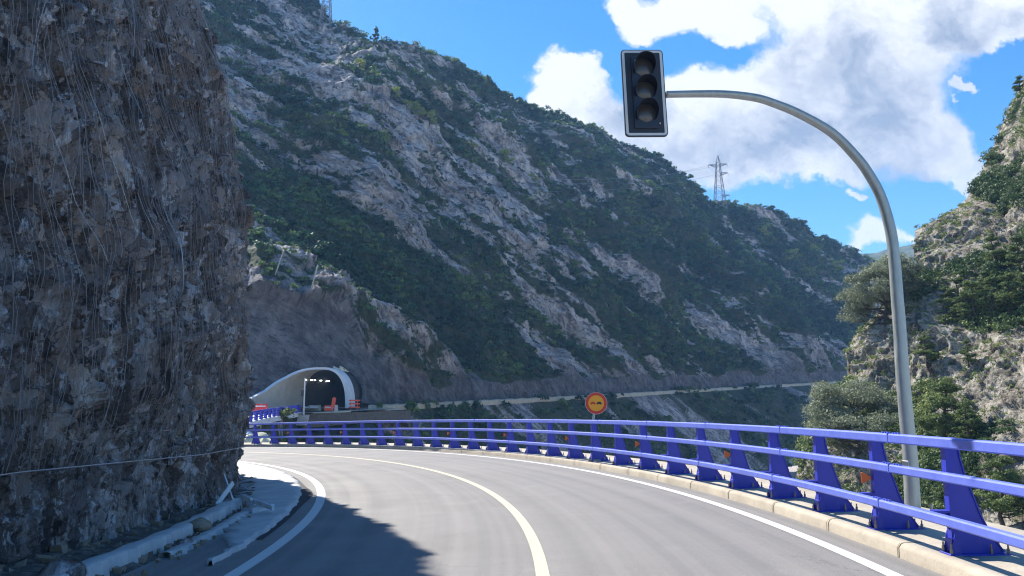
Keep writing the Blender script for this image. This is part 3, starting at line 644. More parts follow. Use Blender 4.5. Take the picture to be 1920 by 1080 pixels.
# ------------------------------------------------------------------ ground sheet and distant range
m = MB(); m.add([(-6000, -6000, -34), (6000, -6000, -34), (6000, 8000, -34), (-6000, 8000, -34)], [(0, 1, 2, 3)])
g = m.build('ground', M_hillL); g['kind'] = 'structure'
def px_uz(lst):                              # photo pixels -> (X/Y, (z-eye)/Y)
    o = []
    for (x, y) in lst: d = ray(x, y); o.append((d[0] / d[1], d[2] / d[1]))
    return np.array(sorted(o))
def far_range():
    P = []; n = 160; u = np.linspace(-.9, 1.3, n); Y = 900.
    e = .195 + .02 * np.sin(u * 9 + 1) + .035 * np.exp(-((u - .62) / .2) ** 2) + fbm(np.stack([u * 14, u * 0, u * 0], 1), 5, 3) * .018
    for k, (dY, s) in enumerate([(-300, -.1), (-200, .3), (-100, .65), (0, 1), (100, .8), (200, .2)]):
        P.append(np.stack([u * (Y + dY), np.full(n, Y + dY), EYE + e * Y * s + fbm(np.stack([u * 20 + k, u * 0 + k, u * 0], 1), 4, 8) * 16 * (s < 1)], 1))
    P = np.concatenate(P); one = np.ones(len(P))
    grid_mesh('distant_hills', P, 6, n, M_hillL, {'veg': one, 'cut': one * 0, 'bx': P[:, 0] * .1, 'by': P[:, 1] * .1, 'bz': P[:, 2] * .1})
far_range()

# ------------------------------------------------------------------ shaded mountain across the gorge
TRK = px_uz([(150, 792), (450, 779), (600, 768), (680, 765), (900, 754), (1100, 744), (1300, 732), (1550, 718), (1700, 707), (1800, 700)])
RID = px_uz([(60, -620), (200, -470), (330, -300), (450, -130), (520, -55), (580, 8), (612, 45), (640, 62), (700, 84), (760, 104), (850, 140), (900, 168), (950, 180), (1050, 226), (1150, 266), (1190, 290), (1230, 304), (1280, 345), (1325, 384), (1360, 390), (1400, 400), (1480, 424), (1560, 458), (1620, 478), (1700, 520), (1800, 560)])
D0u = np.array([(-.7, 100), (-.36, 108), (-.2, 113), (-.04, 150), (.1, 190), (.24, 240), (.42, 300), (.6, 350)])
def d0f(u): return np.interp(u, D0u[:, 0], D0u[:, 1])
LINES = [([(600, 100), (690, 150), (785, 212), (860, 255), (940, 300), (1010, 352), (1090, 430), (1180, 520), (1300, 640)], 11, .035),
         ([(450, 470), (540, 500), (640, 565), (760, 640), (860, 700), (900, 735)], 6, .03),
         ([(1000, 250), (1120, 350), (1240, 430), (1350, 540), (1480, 640), (1580, 700)], 12, .03)]
# dense wood / bare rock patches as seen on the slope: (px, py, rx, ry, angle deg, weight)
PATCH = [(620, 440, 230, 62, 30, 1.0), (820, 590, 220, 75, 32, 1.1), (960, 660, 120, 50, 35, .8), (1130, 560, 180, 50, 25, .5), (1300, 520, 200, 60, 32, .6), (1480, 560, 200, 80, 35, .9),
         (1170, 300, 200, 40, 35, .8), (960, 215, 160, 36, 30, .8), (800, 240, 110, 36, 38, .7), (600, 190, 90, 34, 50, .5), (1230, 440, 130, 34, 15, .7), (1050, 470, 130, 34, 40, .6), (1180, 630, 150, 40, 30, .7),
         (420, 70, 70, 26, 60, .5), (560, 280, 90, 20, 20, .5), (900, 430, 120, 28, 40, .5), (1500, 430, 130, 26, 18, .8), (700, 330, 140, 22, 25, .35),
         (560, 650, 90, 60, 28, -1.0), (740, 690, 90, 30, 25, .6), (480, 620, 60, 60, 0, -1.4), (1030, 650, 90, 26, 50, -1.3), (700, 280, 190, 46, 35, -.9), (780, 385, 210, 34, 22, -.9), (560, 90, 110, 60, 55, -1.0), (1010, 400, 60, 20, 38, -1.4),
         (1060, 590, 75, 20, 40, -.9), (1170, 560, 70, 16, 40, -1.2), (1140, 400, 90, 20, 20, -.7), (1400, 610, 120, 40, 20, -.9), (900, 300, 70, 20, 35, -.7), (1500, 670, 110, 30, 10, -1.0), (1150, 690, 150, 28, 3, -1.0), (520, 530, 90, 34, 40, -.5), (1370, 480, 80, 20, 30, -.7), (850, 500, 70, 16, 30, -.6), (1320, 640, 60, 20, 30, -.6)]
def patches(px, py, lst):
    r = np.zeros_like(px)
    for (cx, cy, rx, ry, a, w) in lst:
        c, s = math.cos(math.radians(a)), math.sin(math.radians(a)); dx, dy_ = px - cx, py - cy
        q = ((dx * c + dy_ * s) / rx) ** 2 + ((-dx * s + dy_ * c) / ry) ** 2; r += w * np.exp(-q * .8)
    return r
PORT = {}
def mountain():
    nc = 760; u = np.linspace(-.60, .63, nc)
    et = np.interp(u, TRK[:, 0], TRK[:, 1]); er = np.interp(u, RID[:, 0], RID[:, 1]); d0 = d0f(u); zt = EYE + et * d0
    T = np.maximum(.92, er + .40); d1 = (T * d0 - (zt - EYE)) / (T - er); z1 = EYE + er * d1
    rowsY, rowsZ, cutr, kind = [], [], [], []
    for s in np.linspace(0, 1, 46): rowsY.append(d0 - 34 + 31.8 * s); rowsZ.append(zt - 27 + 26.7 * s ** .9); cutr.append(np.full(nc, .25)); kind.append(0)
    for s in (0, .25, .5, .75, 1): rowsY.append(d0 - 2.2 + 4.4 * s); rowsZ.append(zt + 0 * u - .05); cutr.append(np.full(nc, .9)); kind.append(1)
    ch = np.interp(u, [-.6, -.34, -.24, -.19, -.1, .1, .3, .6], [20, 18, 15, 8, 3, 4, 5, 5]) + 2.2 * fbm(np.stack([u * 30, u * 0, u * 0], 1), 4, 71)
    for s in np.linspace(0, 1, 42)[1:]: rowsY.append(d0 + 2.2 + ch * .28 * s); rowsZ.append(zt + ch * s); cutr.append(np.full(nc, 1.0 - .3 * s)); kind.append(2)
    yb, zb = rowsY[-1], rowsZ[-1]
    for s in np.linspace(0, 1, 360)[1:]:
        g_ = 1 - (1 - s) ** 1.12; rowsY.append(yb + (d1 - yb) * g_); rowsZ.append(zb + (z1 - zb) * s); cutr.append(np.full(nc, max(0, .5 - s * 14))); kind.append(3)
    for (a, b) in ((4, -.5), (12, -5), (40, -30), (90, -80)): rowsY.append(d1 + a); rowsZ.append(z1 + b); cutr.append(np.zeros(nc)); kind.append(4)
    Y = np.array(rowsY); Z = np.array(rowsZ); X = Y * u[None, :]; K = np.repeat(np.array(kind)[:, None], nc, 1).ravel(); nr = len(kind)
    P = np.stack([X.ravel(), Y.ravel(), Z.ravel()], 1); px, py = proj(P)
    q = np.stack([(P[:, 0] * .79 + P[:, 1] * .61), P[:, 2], (P[:, 0] * -.61 + P[:, 1] * .79)], 1)      # along foot, up, into the slope
    # amplitude: none on the track, full on the slope
    up = np.clip((P[:, 2] - np.tile(zt, nr)) / 12, 0, 1); amp = np.where(K == 3, .25 + .75 * up, np.where(K == 2, .25, np.where(K == 0, .35 * sstep(np.tile(zt, nr) - P[:, 2], .3, 4), 0)))
    amp = np.where(K == 4, .6, amp); fade = 1.0
    band = (q[:, 1] + .62 * q[:, 0])         # beds dip down to the right
    A = np.stack([q[:, 0] * .5, band, q[:, 2] * .5], 1); A2 = np.stack([q[:, 0] * .55, q[:, 1] * .8 + .5 * q[:, 0], q[:, 2]], 1)
    big = fbm(q / 46, 4, 5) * 7.5 + ridged(A / 24, 4, 9) * 3.6
    bw = band / 13 + fbm(q / 26, 3, 14) * 1.3; saw = bw - np.floor(bw); big += (saw ** 2.2) * 2.5 * (.4 + fbm(q / 30, 2, 18))
    med = ridged(A2 / 8.5, 4, 25) * 2.4 + ridged(A2 / 3.2, 4, 35) * 1.1 + fbm(q / 1.4, 3, 47) * .32
    jw = q + np.stack([fbm(q / 6, 2, 101), fbm(q / 6, 2, 102), fbm(q / 6, 2, 103)], 1) * 2.2; jr = np.stack([jw[:, 0] * .75, jw[:, 1] + .6 * jw[:, 0], jw[:, 2]], 1)
    med += cells(jr / [9, 5, 6], 1) * 2.2 + cells(jr / [3.6, 2.2, 2.6] + 5, 2) * 1.1 + cells(jr / [1.5, 1, 1.2] + 9, 3) * .5
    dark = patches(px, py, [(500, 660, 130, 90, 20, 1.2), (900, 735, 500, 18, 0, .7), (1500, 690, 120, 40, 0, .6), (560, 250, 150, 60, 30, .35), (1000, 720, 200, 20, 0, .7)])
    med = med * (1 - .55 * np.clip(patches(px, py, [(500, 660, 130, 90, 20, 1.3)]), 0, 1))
    d = big + med
    for (ln, h, w) in LINES:
        L_ = px_uz(ln); uu_ = P[:, 0] / P[:, 1]; ee = (P[:, 2] - EYE) / P[:, 1]; q_ = ee - np.interp(uu_, L_[:, 0], L_[:, 1]) + .008 * fbm(q / 14, 3, 77)
        inside = sstep(uu_, L_[0, 0] - .03, L_[0, 0] + .05) * (1 - sstep(uu_, L_[-1, 0] - .08, L_[-1, 0] + .02))
        d += h * inside * np.where(q_ > 0, np.exp(-(q_ / (w * .35)) ** 2), np.exp(-np.abs(q_) / w))
    vm_ = fbm(np.stack([A[:, 0] / 22, A[:, 1] / 11, A[:, 2] / 22], 1), 5, 51, .6) * 1.5 + patches(px, py, PATCH) * .50 - .02
    vm_ = vm_ + fbm(np.stack([A[:, 0] / 7, A[:, 1] / 3.6, A[:, 2] / 7], 1), 4, 57, .7) * 1.5
    d = d + np.clip(vm_, 0, .8) * .4
    tdir = np.array([.46, -.74, .30]); P = P + tdir[None, :] * (d * amp)[:, None]
    veg = np.clip(.5 + vm_ * 1.3, 0, 1)
    veg = np.where(K == 2, veg * .25, veg); veg = np.where(K == 1, 0, veg); veg = np.where(K == 0, np.clip(.72 + vm_ * .9, 0, 1), veg)
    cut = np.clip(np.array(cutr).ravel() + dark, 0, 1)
    # leave the tunnel bore open
    c, s_ = math.cos(PORT['phi']), math.sin(PORT['phi']); o = PORT['o']
    lx = (P[:, 0] - o.x) * c - (P[:, 1] - o.y) * s_; ly = (P[:, 0] - o.x) * s_ + (P[:, 1] - o.y) * c; lz = P[:, 2] - o.z
    hole = ((lx / 4.3) ** 2 + (np.maximum(lz, 0) / 5.95) ** 2 < 1) & (lz > -.6) & (ly > -26) & (ly < 40)
    def keep(f): return ~hole[f].any(1)
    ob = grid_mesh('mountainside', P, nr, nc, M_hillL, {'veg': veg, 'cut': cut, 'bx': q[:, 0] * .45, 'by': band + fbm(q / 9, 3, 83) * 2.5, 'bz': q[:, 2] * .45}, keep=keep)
    return P, veg, K, nr, nc, hole
# tunnel frame: local x right, y inwards
PORT['phi'] = math.radians(12); PORT['o'] = at(604, 765, 111)
LP, LV, LK, Lnr, Lnc, Lhole = mountain(); Lpx, Lpy = proj(LP)
def on_L(px, py):
    i = int(np.argmin((Lpx - px) ** 2 + (Lpy - py) ** 2 + LP[:, 1] * .02)); return Vector(LP[i])
# dirt track
def track():
    u = np.linspace(-.19, .60, 300); d0 = d0f(u); zt = EYE + np.interp(u, TRK[:, 0], TRK[:, 1]) * d0; P = []
    for i in range(300):
        for k in (-1, -.3, .3, 1):
            y = d0[i] + 2.1 * k; P.append((u[i] * y, y, zt[i] + .03 + .05 * math.sin(i * .9) * 0))
    grid_mesh('dirt_track', np.array(P), 300, 4, M_dirt)
    P = []
    for i in range(300):                    # low pale verge bank on the outer edge
        for (a, z) in ((-2.9, -1.3), (-2.4, .1), (-2.1, .42 + .06 * math.sin(i)), (-1.8, .0)):
            y = d0[i] + a; P.append((u[i] * y, y, zt[i] + z))
    grid_mesh('track_bank', np.array(P), 300, 4, M_dirt)
track()

# ------------------------------------------------------------------ sunlit slope on the right
RR = px_uz([(1478, 1000), (1500, 860), (1530, 800), (1560, 765), (1590, 712), (1603, 640), (1640, 600), (1660, 578), (1690, 556), (1712, 520), (1722, 500), (1726, 432), (1760, 418), (1800, 385), (1832, 345), (1856, 290), (1882, 225), (1905, 180), (1930, 120), (1990, -20), (2100, -220), (2300, -520)])
PR = [(1560, 700, 30, 60, 30, .5), (1830, 540, 130, 60, 10, 1.2), (1600, 790, 90, 50, 0, .8), (1700, 800, 60, 60, 0, .6), (1850, 380, 90, 40, -20, .8), (1780, 340, 0.1, 0.1, 0, 0), (1700, 500, 40, 30, 0, .6), (1640, 660, 50, 40, -50, -1.6), (1775, 455, 90, 60, -25, -2.6), (1840, 420, 50, 40, 0, -.8), (1830, 650, 120, 40, -20, -.9), (1885, 260, 50, 90, -20, -1.0), (1730, 640, 60, 50, 0, -.3),
      (1880, 720, 80, 50, 0, -1.1), (1860, 900, 90, 60, 0, 1.0), (1760, 700, 70, 60, 0, .5), (1870, 770, 60, 30, 0, -.8), (1560, 880, 90, 30, -20, -.9), (1640, 900, 90, 30, 0, -.5), (1900, 320, 50, 40, 0, .7)]
def right_slope():
    nc = 520; uL = RR[0, 0]; u = np.linspace(uL, .93, nc); er = np.interp(u, RR[:, 0], RR[:, 1])
    d0 = np.interp(u, [uL, .46, .55, .66, .80, .95], [60, 46, 36, 28, 24, 22]); z0 = np.full(nc, -20.0)
    d0 = np.maximum(d0, 1)
    T = np.maximum(.80, er + .42)
    d1 = (T * d0 - (z0 - EYE)) / (T - er); z1 = EYE + er * d1
    Y, Z = [], []; n1 = 420
    for s in np.linspace(0, 1, n1): Y.append(d0 + (d1 - d0) * s ** 1.0); Z.append(z0 + (z1 - z0) * s)
    for (a, b) in ((.7, -.2), (2, -1.5), (6, -6), (18, -20), (30, -34)): Y.append(d1 + a); Z.append(z1 + b)
    Y = np.array(Y); Z = np.array(Z); X = Y * u[None, :] + np.maximum(0, Y - d1[None, :]) * .5; nr = len(Y)
    P = np.stack([X.ravel(), Y.ravel(), Z.ravel()], 1); px, py = proj(P)
    v = fbm(P / 7, 5, 71, .6) * 1.3 + patches(px, py, PR) * .6 + .05
    rocky = np.clip(.85 - v, .25, 1.7)
    q = P.copy(); q[:, 2] = P[:, 2] * 1.2 - P[:, 0] * .45
    d = fbm(P / 13, 3, 61) * 2.2 + (ridged(q / 7, 4, 65) * 1.2 + ridged(q / 2.6, 4, 68) * .5 + cells(q / 3.1, 6) * .5 + cells(q / 1.2, 7) * .25 + ridged(q / .9, 3, 73) * .26) * rocky + fbm(P / .5, 2, 79) * .05
    S_ = np.repeat(np.concatenate([np.linspace(0, 1, n1), np.full(5, 1.)])[:, None], nc, 1).ravel()
    amp = .22 + .78 * (1 - S_ ** 8); amp *= sstep(np.tile(u, nr), uL, uL + .03) * .7 + .3
    P = P + np.array([-.82, -.35, .42])[None, :] * (d * amp)[:, None]
    grid_mesh('rocky_slope', P, nr, nc, M_hillR, {'veg': np.clip(.36 + v, 0, 1) * .8, 'cut': np.zeros(len(P))})
    return P, np.clip(.5 + v * 1.2, 0, 1), S_, nr, nc
RP_, RV, RS, Rnr, Rnc = right_slope(); Rpx, Rpy = proj(RP_)
def on_R(px, py):
    i = int(np.argmin((Rpx - px) ** 2 + (Rpy - py) ** 2 + RP_[:, 1] * .3)); return Vector(RP_[i])

# ------------------------------------------------------------------ scrub (one mass on each hillside)
def leaf_tris(C, R, n, size, rng, flat=.75, lump=0):
    """C (m,3) centres, R (m,) radii -> n leaf faces each"""
    m = len(C); d = rng.normal(size=(m, n, 3)); d /= np.linalg.norm(d, axis=2, keepdims=True); d[..., 2] = np.where(d[..., 2] < -.35, -d[..., 2] * .6, d[..., 2])
    rr = R[:, None, None] * (.55 + .5 * rng.random((m, n, 1))); 
    nl = 5; ld = rng.normal(size=(m, nl, 3)); ld /= np.linalg.norm(ld, axis=2, keepdims=True); ld[..., 2] = np.abs(ld[..., 2]) * .8
    lobe = rng.integers(0, nl, (m, n)); lo = np.take_along_axis(ld, lobe[..., None].repeat(3, 2), 1)
    pos = C[:, None] + lo * R[:, None, None] * .55 + d * rr * .62 * np.array([1, 1, flat])
    a = rng.normal(size=(m, n, 3)); a = a - d * (a * d).sum(2, keepdims=True) * .55; a /= np.linalg.norm(a, axis=2, keepdims=True)
    b = np.cross(d + rng.normal(size=(m, n, 3)) * .5, a); b /= np.linalg.norm(b, axis=2, keepdims=True) + 1e-9
    s = size[:, None, None] * (.6 + .8 * rng.random((m, n, 1)))
    V = np.stack([pos - a * s - b * s * .5, pos + a * s - b * s * .4, pos + b * s * .95 + a * s * .15], 2)
    return V.reshape(-1, 3)
def scrub(name, idx, P, rad, n, sz, m, label, seed, tint0=0):
    rng = np.random.default_rng(seed); C = P[idx].copy(); R = rad * (.55 + .9 * rng.random(len(idx)) ** 1.6); C[:, 2] += R * .25
    V = leaf_tris(C, R, n, sz * (R / rad) ** .5, rng)
    t = np.clip(fbm(C / 11, 3, seed) * 1.1 + .38 + tint0 + rng.normal(size=len(idx)) * .2, 0, 1); t = np.clip(np.repeat(t, n) + rng.normal(size=len(idx) * n) * .09, 0, 1)
    o = raw_mesh(name, V, np.arange(len(V)).reshape(-1, 3), m, {'tint': np.repeat(t, 3)}, kind='stuff'); o['label'] = label; return o
def choose(mask, w, n, rng): i = np.where(mask)[0]; p = w[i] / w[i].sum(); return rng.choice(i, min(n, len(i)), replace=False, p=p)
rng = np.random.default_rng(5)
vis = (Lpx > 330) & (LK != 1) & (~Lhole)
dist = LP[:, 1]
portal_clear = ~((Lpx > 440) & (Lpx < 700) & (Lpy > 600))
i1 = choose(vis & (LV > .60) & portal_clear & (LK != 2), (LV ** 3) * (dist > 0), 9500, rng)
scrub('hillside_scrub', i1, LP, np.interp(dist[i1], [100, 330], [.95, 1.7]), 56, np.interp(dist[i1], [100, 330], [.24, .50]), M_leafL, 'dark green scrub and low trees covering the shaded mountainside', 3)
i2 = choose(vis & (LV > .2) & (LV <= .60) & portal_clear & (LK == 3), np.ones(len(LV)), 7000, rng)
scrub('rock_scrub', i2, LP, np.interp(dist[i2], [100, 330], [.5, 1.0]), 26, np.interp(dist[i2], [100, 330], [.18, .34]), M_leafL, 'small tufts of scrub growing between bare rocks of the mountainside', 4)
row = np.arange(len(LK)) // Lnc; lastrow = row[LK == 3].max()
i3 = choose(vis & (row >= lastrow - 5) & (row <= lastrow + 1), np.ones(len(LV)), 520, rng)
scrub('ridge_scrub', i3, LP, np.interp(dist[i3], [150, 330], [1.3, 1.7]), 60, np.interp(dist[i3], [150, 330], [.22, .3]), M_leafL, 'bushes fringing the skyline of the mountain', 6, .25)
vr = (Rpx > 1480) & (Rpx < 2150)
i4 = choose(vr & (RV > .55) & (RS < .985), RV ** 2 * RP_[:, 1], 5200, rng)
scrub('slope_scrub', i4, RP_, np.interp(RP_[i4, 1], [25, 90], [.28, .95]), 90, np.interp(RP_[i4, 1], [25, 90], [.05, .12]), M_leafR, 'green bushes covering the sunlit rocky slope on the right', 8)
i5 = choose(vr & (RV <= .5), RP_[:, 1] ** 1.0, 2200, rng)
scrub('slope_grass', i5, RP_, np.interp(RP_[i5, 1], [25, 90], [.14, .42]), 46, np.interp(RP_[i5, 1], [25, 90], [.03, .07]), M_leafR, 'small olive tufts between the sunlit rocks', 9, .35)

# ------------------------------------------------------------------ single trees
def tree_mesh(kind, H, W_, seed, nleaf, ls):
    """returns (trunk mesh, crown mesh)"""
    r = random.Random(seed); g = np.random.default_rng(seed); m = MB(); tips = []
    lean = Vector((r.uniform(-.12, .12), r.uniform(-.12, .12), 0)) * H
    n = 7; tp = [Vector((lean.x * (k / n) ** 1.5 + r.uniform(-.02, .02) * H, lean.y * (k / n) ** 1.5 + r.uniform(-.02, .02) * H, H * (.93 if kind == 'pine' else .62) * k / n - .3)) for k in range(n + 1)]; tp[0].x = tp[0].y = 0
    m.tube(tp, [H * .030 * (1 - .85 * k / n) + .02 for k in range(n + 1)], 7)
    nb = {'pine': 22, 'oak': 15, 'bushy': 26}[kind]
    for b in range(nb):
        f = r.uniform(.22, .98) if kind == 'pine' else r.uniform(.05 if kind == 'bushy' else .22, 1.0); q = f * n; i = min(n - 1, int(q)); p = tp[i].lerp(tp[i + 1], q - i); a = r.uniform(0, 2 * PI)
        if kind == 'pine': L = W_ * (1.08 - f) * r.uniform(.7, 1.1) + .12 * W_; up = r.uniform(.05, .35)
        else: L = W_ * r.uniform(.55, 1.0) * (math.sin(PI * min(1, .3 + f * .62)) ** .5 if kind == 'bushy' else 1); up = r.uniform(.15, .9) if f > .5 else r.uniform(.0, .5)
        e = p + Vector((math.cos(a) * L, math.sin(a) * L, up * L)); mid = p.lerp(e, .5) + Vector((0, 0, -.06 * L))
        m.tube([p, mid, e], [H * .012, H * .007, H * .003], 5); tips += [e, p.lerp(e, .72)] + ([p.lerp(e, .45)] if kind == 'pine' else [])
        for c in range(3):
            a2 = a + r.uniform(-1.1, 1.1); s = p.lerp(e, r.uniform(.4, .8)); e2 = s + Vector((math.cos(a2), math.sin(a2), r.uniform(0, .8))) * L * .42; m.tube([s, e2], [H * .006, H * .002], 4); tips.append(e2)
    tips.append(tp[-1] + Vector((0, 0, .05 * H)))
    me = bpy.data.meshes.new('trunk'); me.from_pydata([tuple(v) for v in m.v], [], m.f); me.materials.append(M_bark)
    C = np.array([tuple(t) for t in tips]); R = (W_ * (.25 if kind == 'pine' else .34)) * (.7 + .6 * g.random(len(C)))
    V = leaf_tris(C, R, max(10, nleaf // len(C)), np.full(len(C), ls), g, .62)
    k = max(10, nleaf // len(C)); t = np.clip(.42 + g.normal(size=len(C)) * .16, 0, 1); t = np.clip(np.repeat(t, k) + g.normal(size=len(C) * k) * .12, 0, 1)
    return me, V, np.repeat(t, 3)
def make_tree(name, kind, H, W_, seed, nleaf, ls, m_leaf_):
    me, V, t = tree_mesh(kind, H, W_, seed, nleaf, ls); root = empty(name); link('trunk', me, root)
    c = raw_mesh('crown', V, np.arange(len(V)).reshape(-1, 3), m_leaf_, {'tint': t}, parent=root); return root
def place(root, loc, s, rz, label, cat, group=None, first=False):
    o = root if first else copy_tree(root); o.location = loc; o.scale = (s, s, s); o.rotation_euler = (0, 0, rz); tag(o, label, cat, group); return o
def tree_at(root, px, py, hpx, H0, label, cat, group, rz, first, fn=on_R, sink=.1):
    p = fn(px, py); s = hpx / F * p.y / H0; p = p.copy(); p.z -= sink; return place(root, p, s, rz, label, cat, group, first)
bushy = make_tree('holm_oak', 'bushy', 5.6, 2.9, 17, 42000, .062, M_leafOak)
tree_at(bushy, 1612, 850, 165, 5.6, 'broad grey green holm oak standing just behind the railing left of the mast', 'tree', None, .3, True)
tree_at(bushy, 1694, 575, 92, 5.6, 'rounded grey green tree on the skyline right of the grey mast under the crag', 'tree', None, 1.9, False)
tree_at(bushy, 1662, 606, 128, 5.6, 'large pale grey green tree on the saddle left of the grey mast', 'tree', None, 4.0, False).scale.z *= 1.2
pine = make_tree('pine_tree', 'pine', 6.0, 1.9, 5, 15000, .065, M_leafPine); pine2 = make_tree('pine_tree', 'pine', 6.5, 1.7, 12, 15000, .065, M_leafPine)
PL = [(1775, 590, 62, 'small pine at the left end of the pine row under the crag'), (1803, 600, 92, 'pine second from the left in the row on the right slope'), (1832, 612, 98, 'tall pine in the middle of the row on the right slope'),
      (1862, 600, 92, 'pine right of the tallest in the row on the right slope'), (1893, 590, 88, 'pine near the right border in the row on the right slope'), (1850, 560, 60, 'pine standing behind the middle of the row on the right slope'),
      (1868, 505, 74, 'yellow green pine above the row, right of the crag'), (1815, 690, 60, 'lone pine below the row on the bright rocky part of the slope'), (1776, 845, 140, 'bushy yellow green pine just right of the grey mast behind the railing'),
      (1818, 850, 105, 'lower pine right of the bushy one behind the railing'), (1740, 690, 70, 'dark small pine close to the right side of the mast at mid height'), (1915, 520, 90, 'pine cut by the right border beside the upper cliff'),
      (1914, 178, 42, 'thin pine on the very top of the right cliff'), (1790, 960, 120, 'pine seen through the railing right of the mast foot'), (1880, 1000, 150, 'dark pine behind the nearest railing bay')]
for k, (x, y, h, lab) in enumerate(PL):
    r_ = pine if k % 2 == 0 else pine2; tree_at(r_, x, y, h, 6.0 if k % 2 == 0 else 6.5, lab, 'pine', 'pines on the right slope', k * 1.3, k < 2)
light = make_tree('pale_tree', 'oak', 7.0, 2.6, 21, 2600, .19, M_leafLight); dk = make_tree('ridge_tree', 'pine', 7.0, 1.6, 22, 2600, .19, M_leafL)
LT = [(785, 218, 26, 'bright yellow green tree on the spur, topmost of its line'), (806, 228, 22, 'yellow green tree just right of the brightest one on the spur'), (762, 200, 16, 'small yellow green tree left of the brightest one on the spur'),
      (940, 302, 26, 'yellow green tree halfway down the spur line'), (955, 306, 16, 'small yellow tree touching the halfway one on the spur'), (890, 276, 18, 'small pale tree between the two bright clumps of the spur'),
      (1000, 335, 14, 'pale green tree lowest on the spur line'), (740, 178, 18, 'pale tree on the spur below the lone ridge tree'), (672, 128, 20, 'pale bush tree below the ridge left of the lone tree'),
      (1480, 490, 26, 'rounded pale tree on the right shoulder of the mountain'), (1572, 510, 26, 'pale grey green tree low on the right shoulder of the mountain'), (1530, 475, 18, 'small bright tree between the two pale ones on the shoulder'), (1430, 440, 16, 'pale tree just under the skyline right of the pylon')]
for k, (x, y, h, lab) in enumerate(LT): tree_at(light, x, y + 4, h * 1.5, 7.0, lab, 'tree', 'pale trees on the mountain', k * 1.1, k == 0, on_L, .6)
DT = [(701, 82, 40, 'lone dark tree standing up from the skyline near the left pylon'), (640, 62, 14, 'small dark tree on the skyline right of the left pylon'), (590, 20, 14, 'small dark tree on the skyline left of the left pylon'),
      (930, 172, 14, 'pointed dark tree on the skyline above the middle of the mountain'), (1145, 264, 16, 'dark tree on the skyline below the traffic light'), (1170, 277, 14, 'small dark tree on the skyline right of the one below the traffic light'),
      (1420, 404, 14, 'dark pointed tree on the skyline right of the pylon'), (820, 128, 10, 'tiny dark tree on the skyline halfway to the clouds'), (1560, 458, 14, 'dark tree on the skyline at the right end of the mountain')]
for k, (x, y, h, lab) in enumerate(DT): tree_at(dk, x, y, h, 7.0, lab, 'tree', 'trees on the skyline', k * 1.7, k == 0, on_L, .6)

# ------------------------------------------------------------------ pylons and power lines
def pylon(name, base, H, w0, w1, arms, label, rz=0, th=.16):
    root = empty(name, base, rz); tag(root, label, 'pylon'); m = MB(); n = 9; lv = []
    for k in range(n + 1):
        f = 1 - (1 - k / n) ** 1.15; z = H * .86 * f; w = (w0 + (w1 - w0) * min(1, f * 1.05)) / 2; lv.append([Vector((sx * w, sy * w, z)) for sx, sy in ((1, 1), (-1, 1), (-1, -1), (1, -1))])
    for a in range(4):
        m.tube([l[a] for l in lv] + [Vector((0, 0, H))], th, 4)
        for k in range(n): b = (a + 1) % 4; m.tube([lv[k][a], lv[k + 1][b]], th * .5, 3); m.tube([lv[k][b], lv[k + 1][a]], th * .5, 3); m.tube([lv[k + 1][a], lv[k + 1][b]], th * .5, 3)
    m.build('lattice_tower', M_steel, root)
    for (z, x) in arms:
        m = MB(); s = 1 if x > 0 else -1; w = w1 / 2
        for sy in (-w, w): m.tube([(s * w, sy, z), (x, 0, z + .1)], th * .8, 4); m.tube([(s * w, sy, z - H * .045), (x, 0, z + .1)], th * .8, 4)
        m.tube([(x, 0, z), (x, 0, z - 1.2)], .12, 5); m.build('cross_arm', M_steel, root)
    return root
pb = on_L(1350, 390); pyA = pylon('pylon', pb - Vector((0, 0, 1)), 108 / F * pb.y * 1.02, 5.2, 1.6, [(.855 * 26, -4.6), (.87 * 26, 4.3), (.70 * 26, 4.6), (.28 * 26, 5.0)], 'tall grey lattice pylon on the skyline in front of the clouds')
pc = on_L(611, 50); pyB = pylon('pylon', pc - Vector((0, 0, 1)), 24, 4.0, 1.6, [(20, -4.5), (20, 4.5)], 'partly hidden lattice pylon at the top left skyline')
def wire(p0, p1, sag, r, label):
    pts = [p0.lerp(p1, k / 40) + Vector((0, 0, -4 * sag * (k / 40) * (1 - k / 40))) for k in range(41)]; m = MB(); m.tube(pts, r, 4); o = m.build('power_line', M_cable); tag(o, label, 'cable', 'power lines crossing in front of the mountain')
for (dz, x, lab) in ((22, 4.3, 'upper power line crossing in front of the mountain'), (18, 4.6, 'lower power line crossing in front of the mountain'), (21, -4.6, 'middle power line crossing in front of the mountain')):
    a = at(330, {22: 240, 21: 262, 18: 280}[dz], 150); b = pb + Vector((x, 0, dz)); wire(a, b, 9.5, .045, lab)

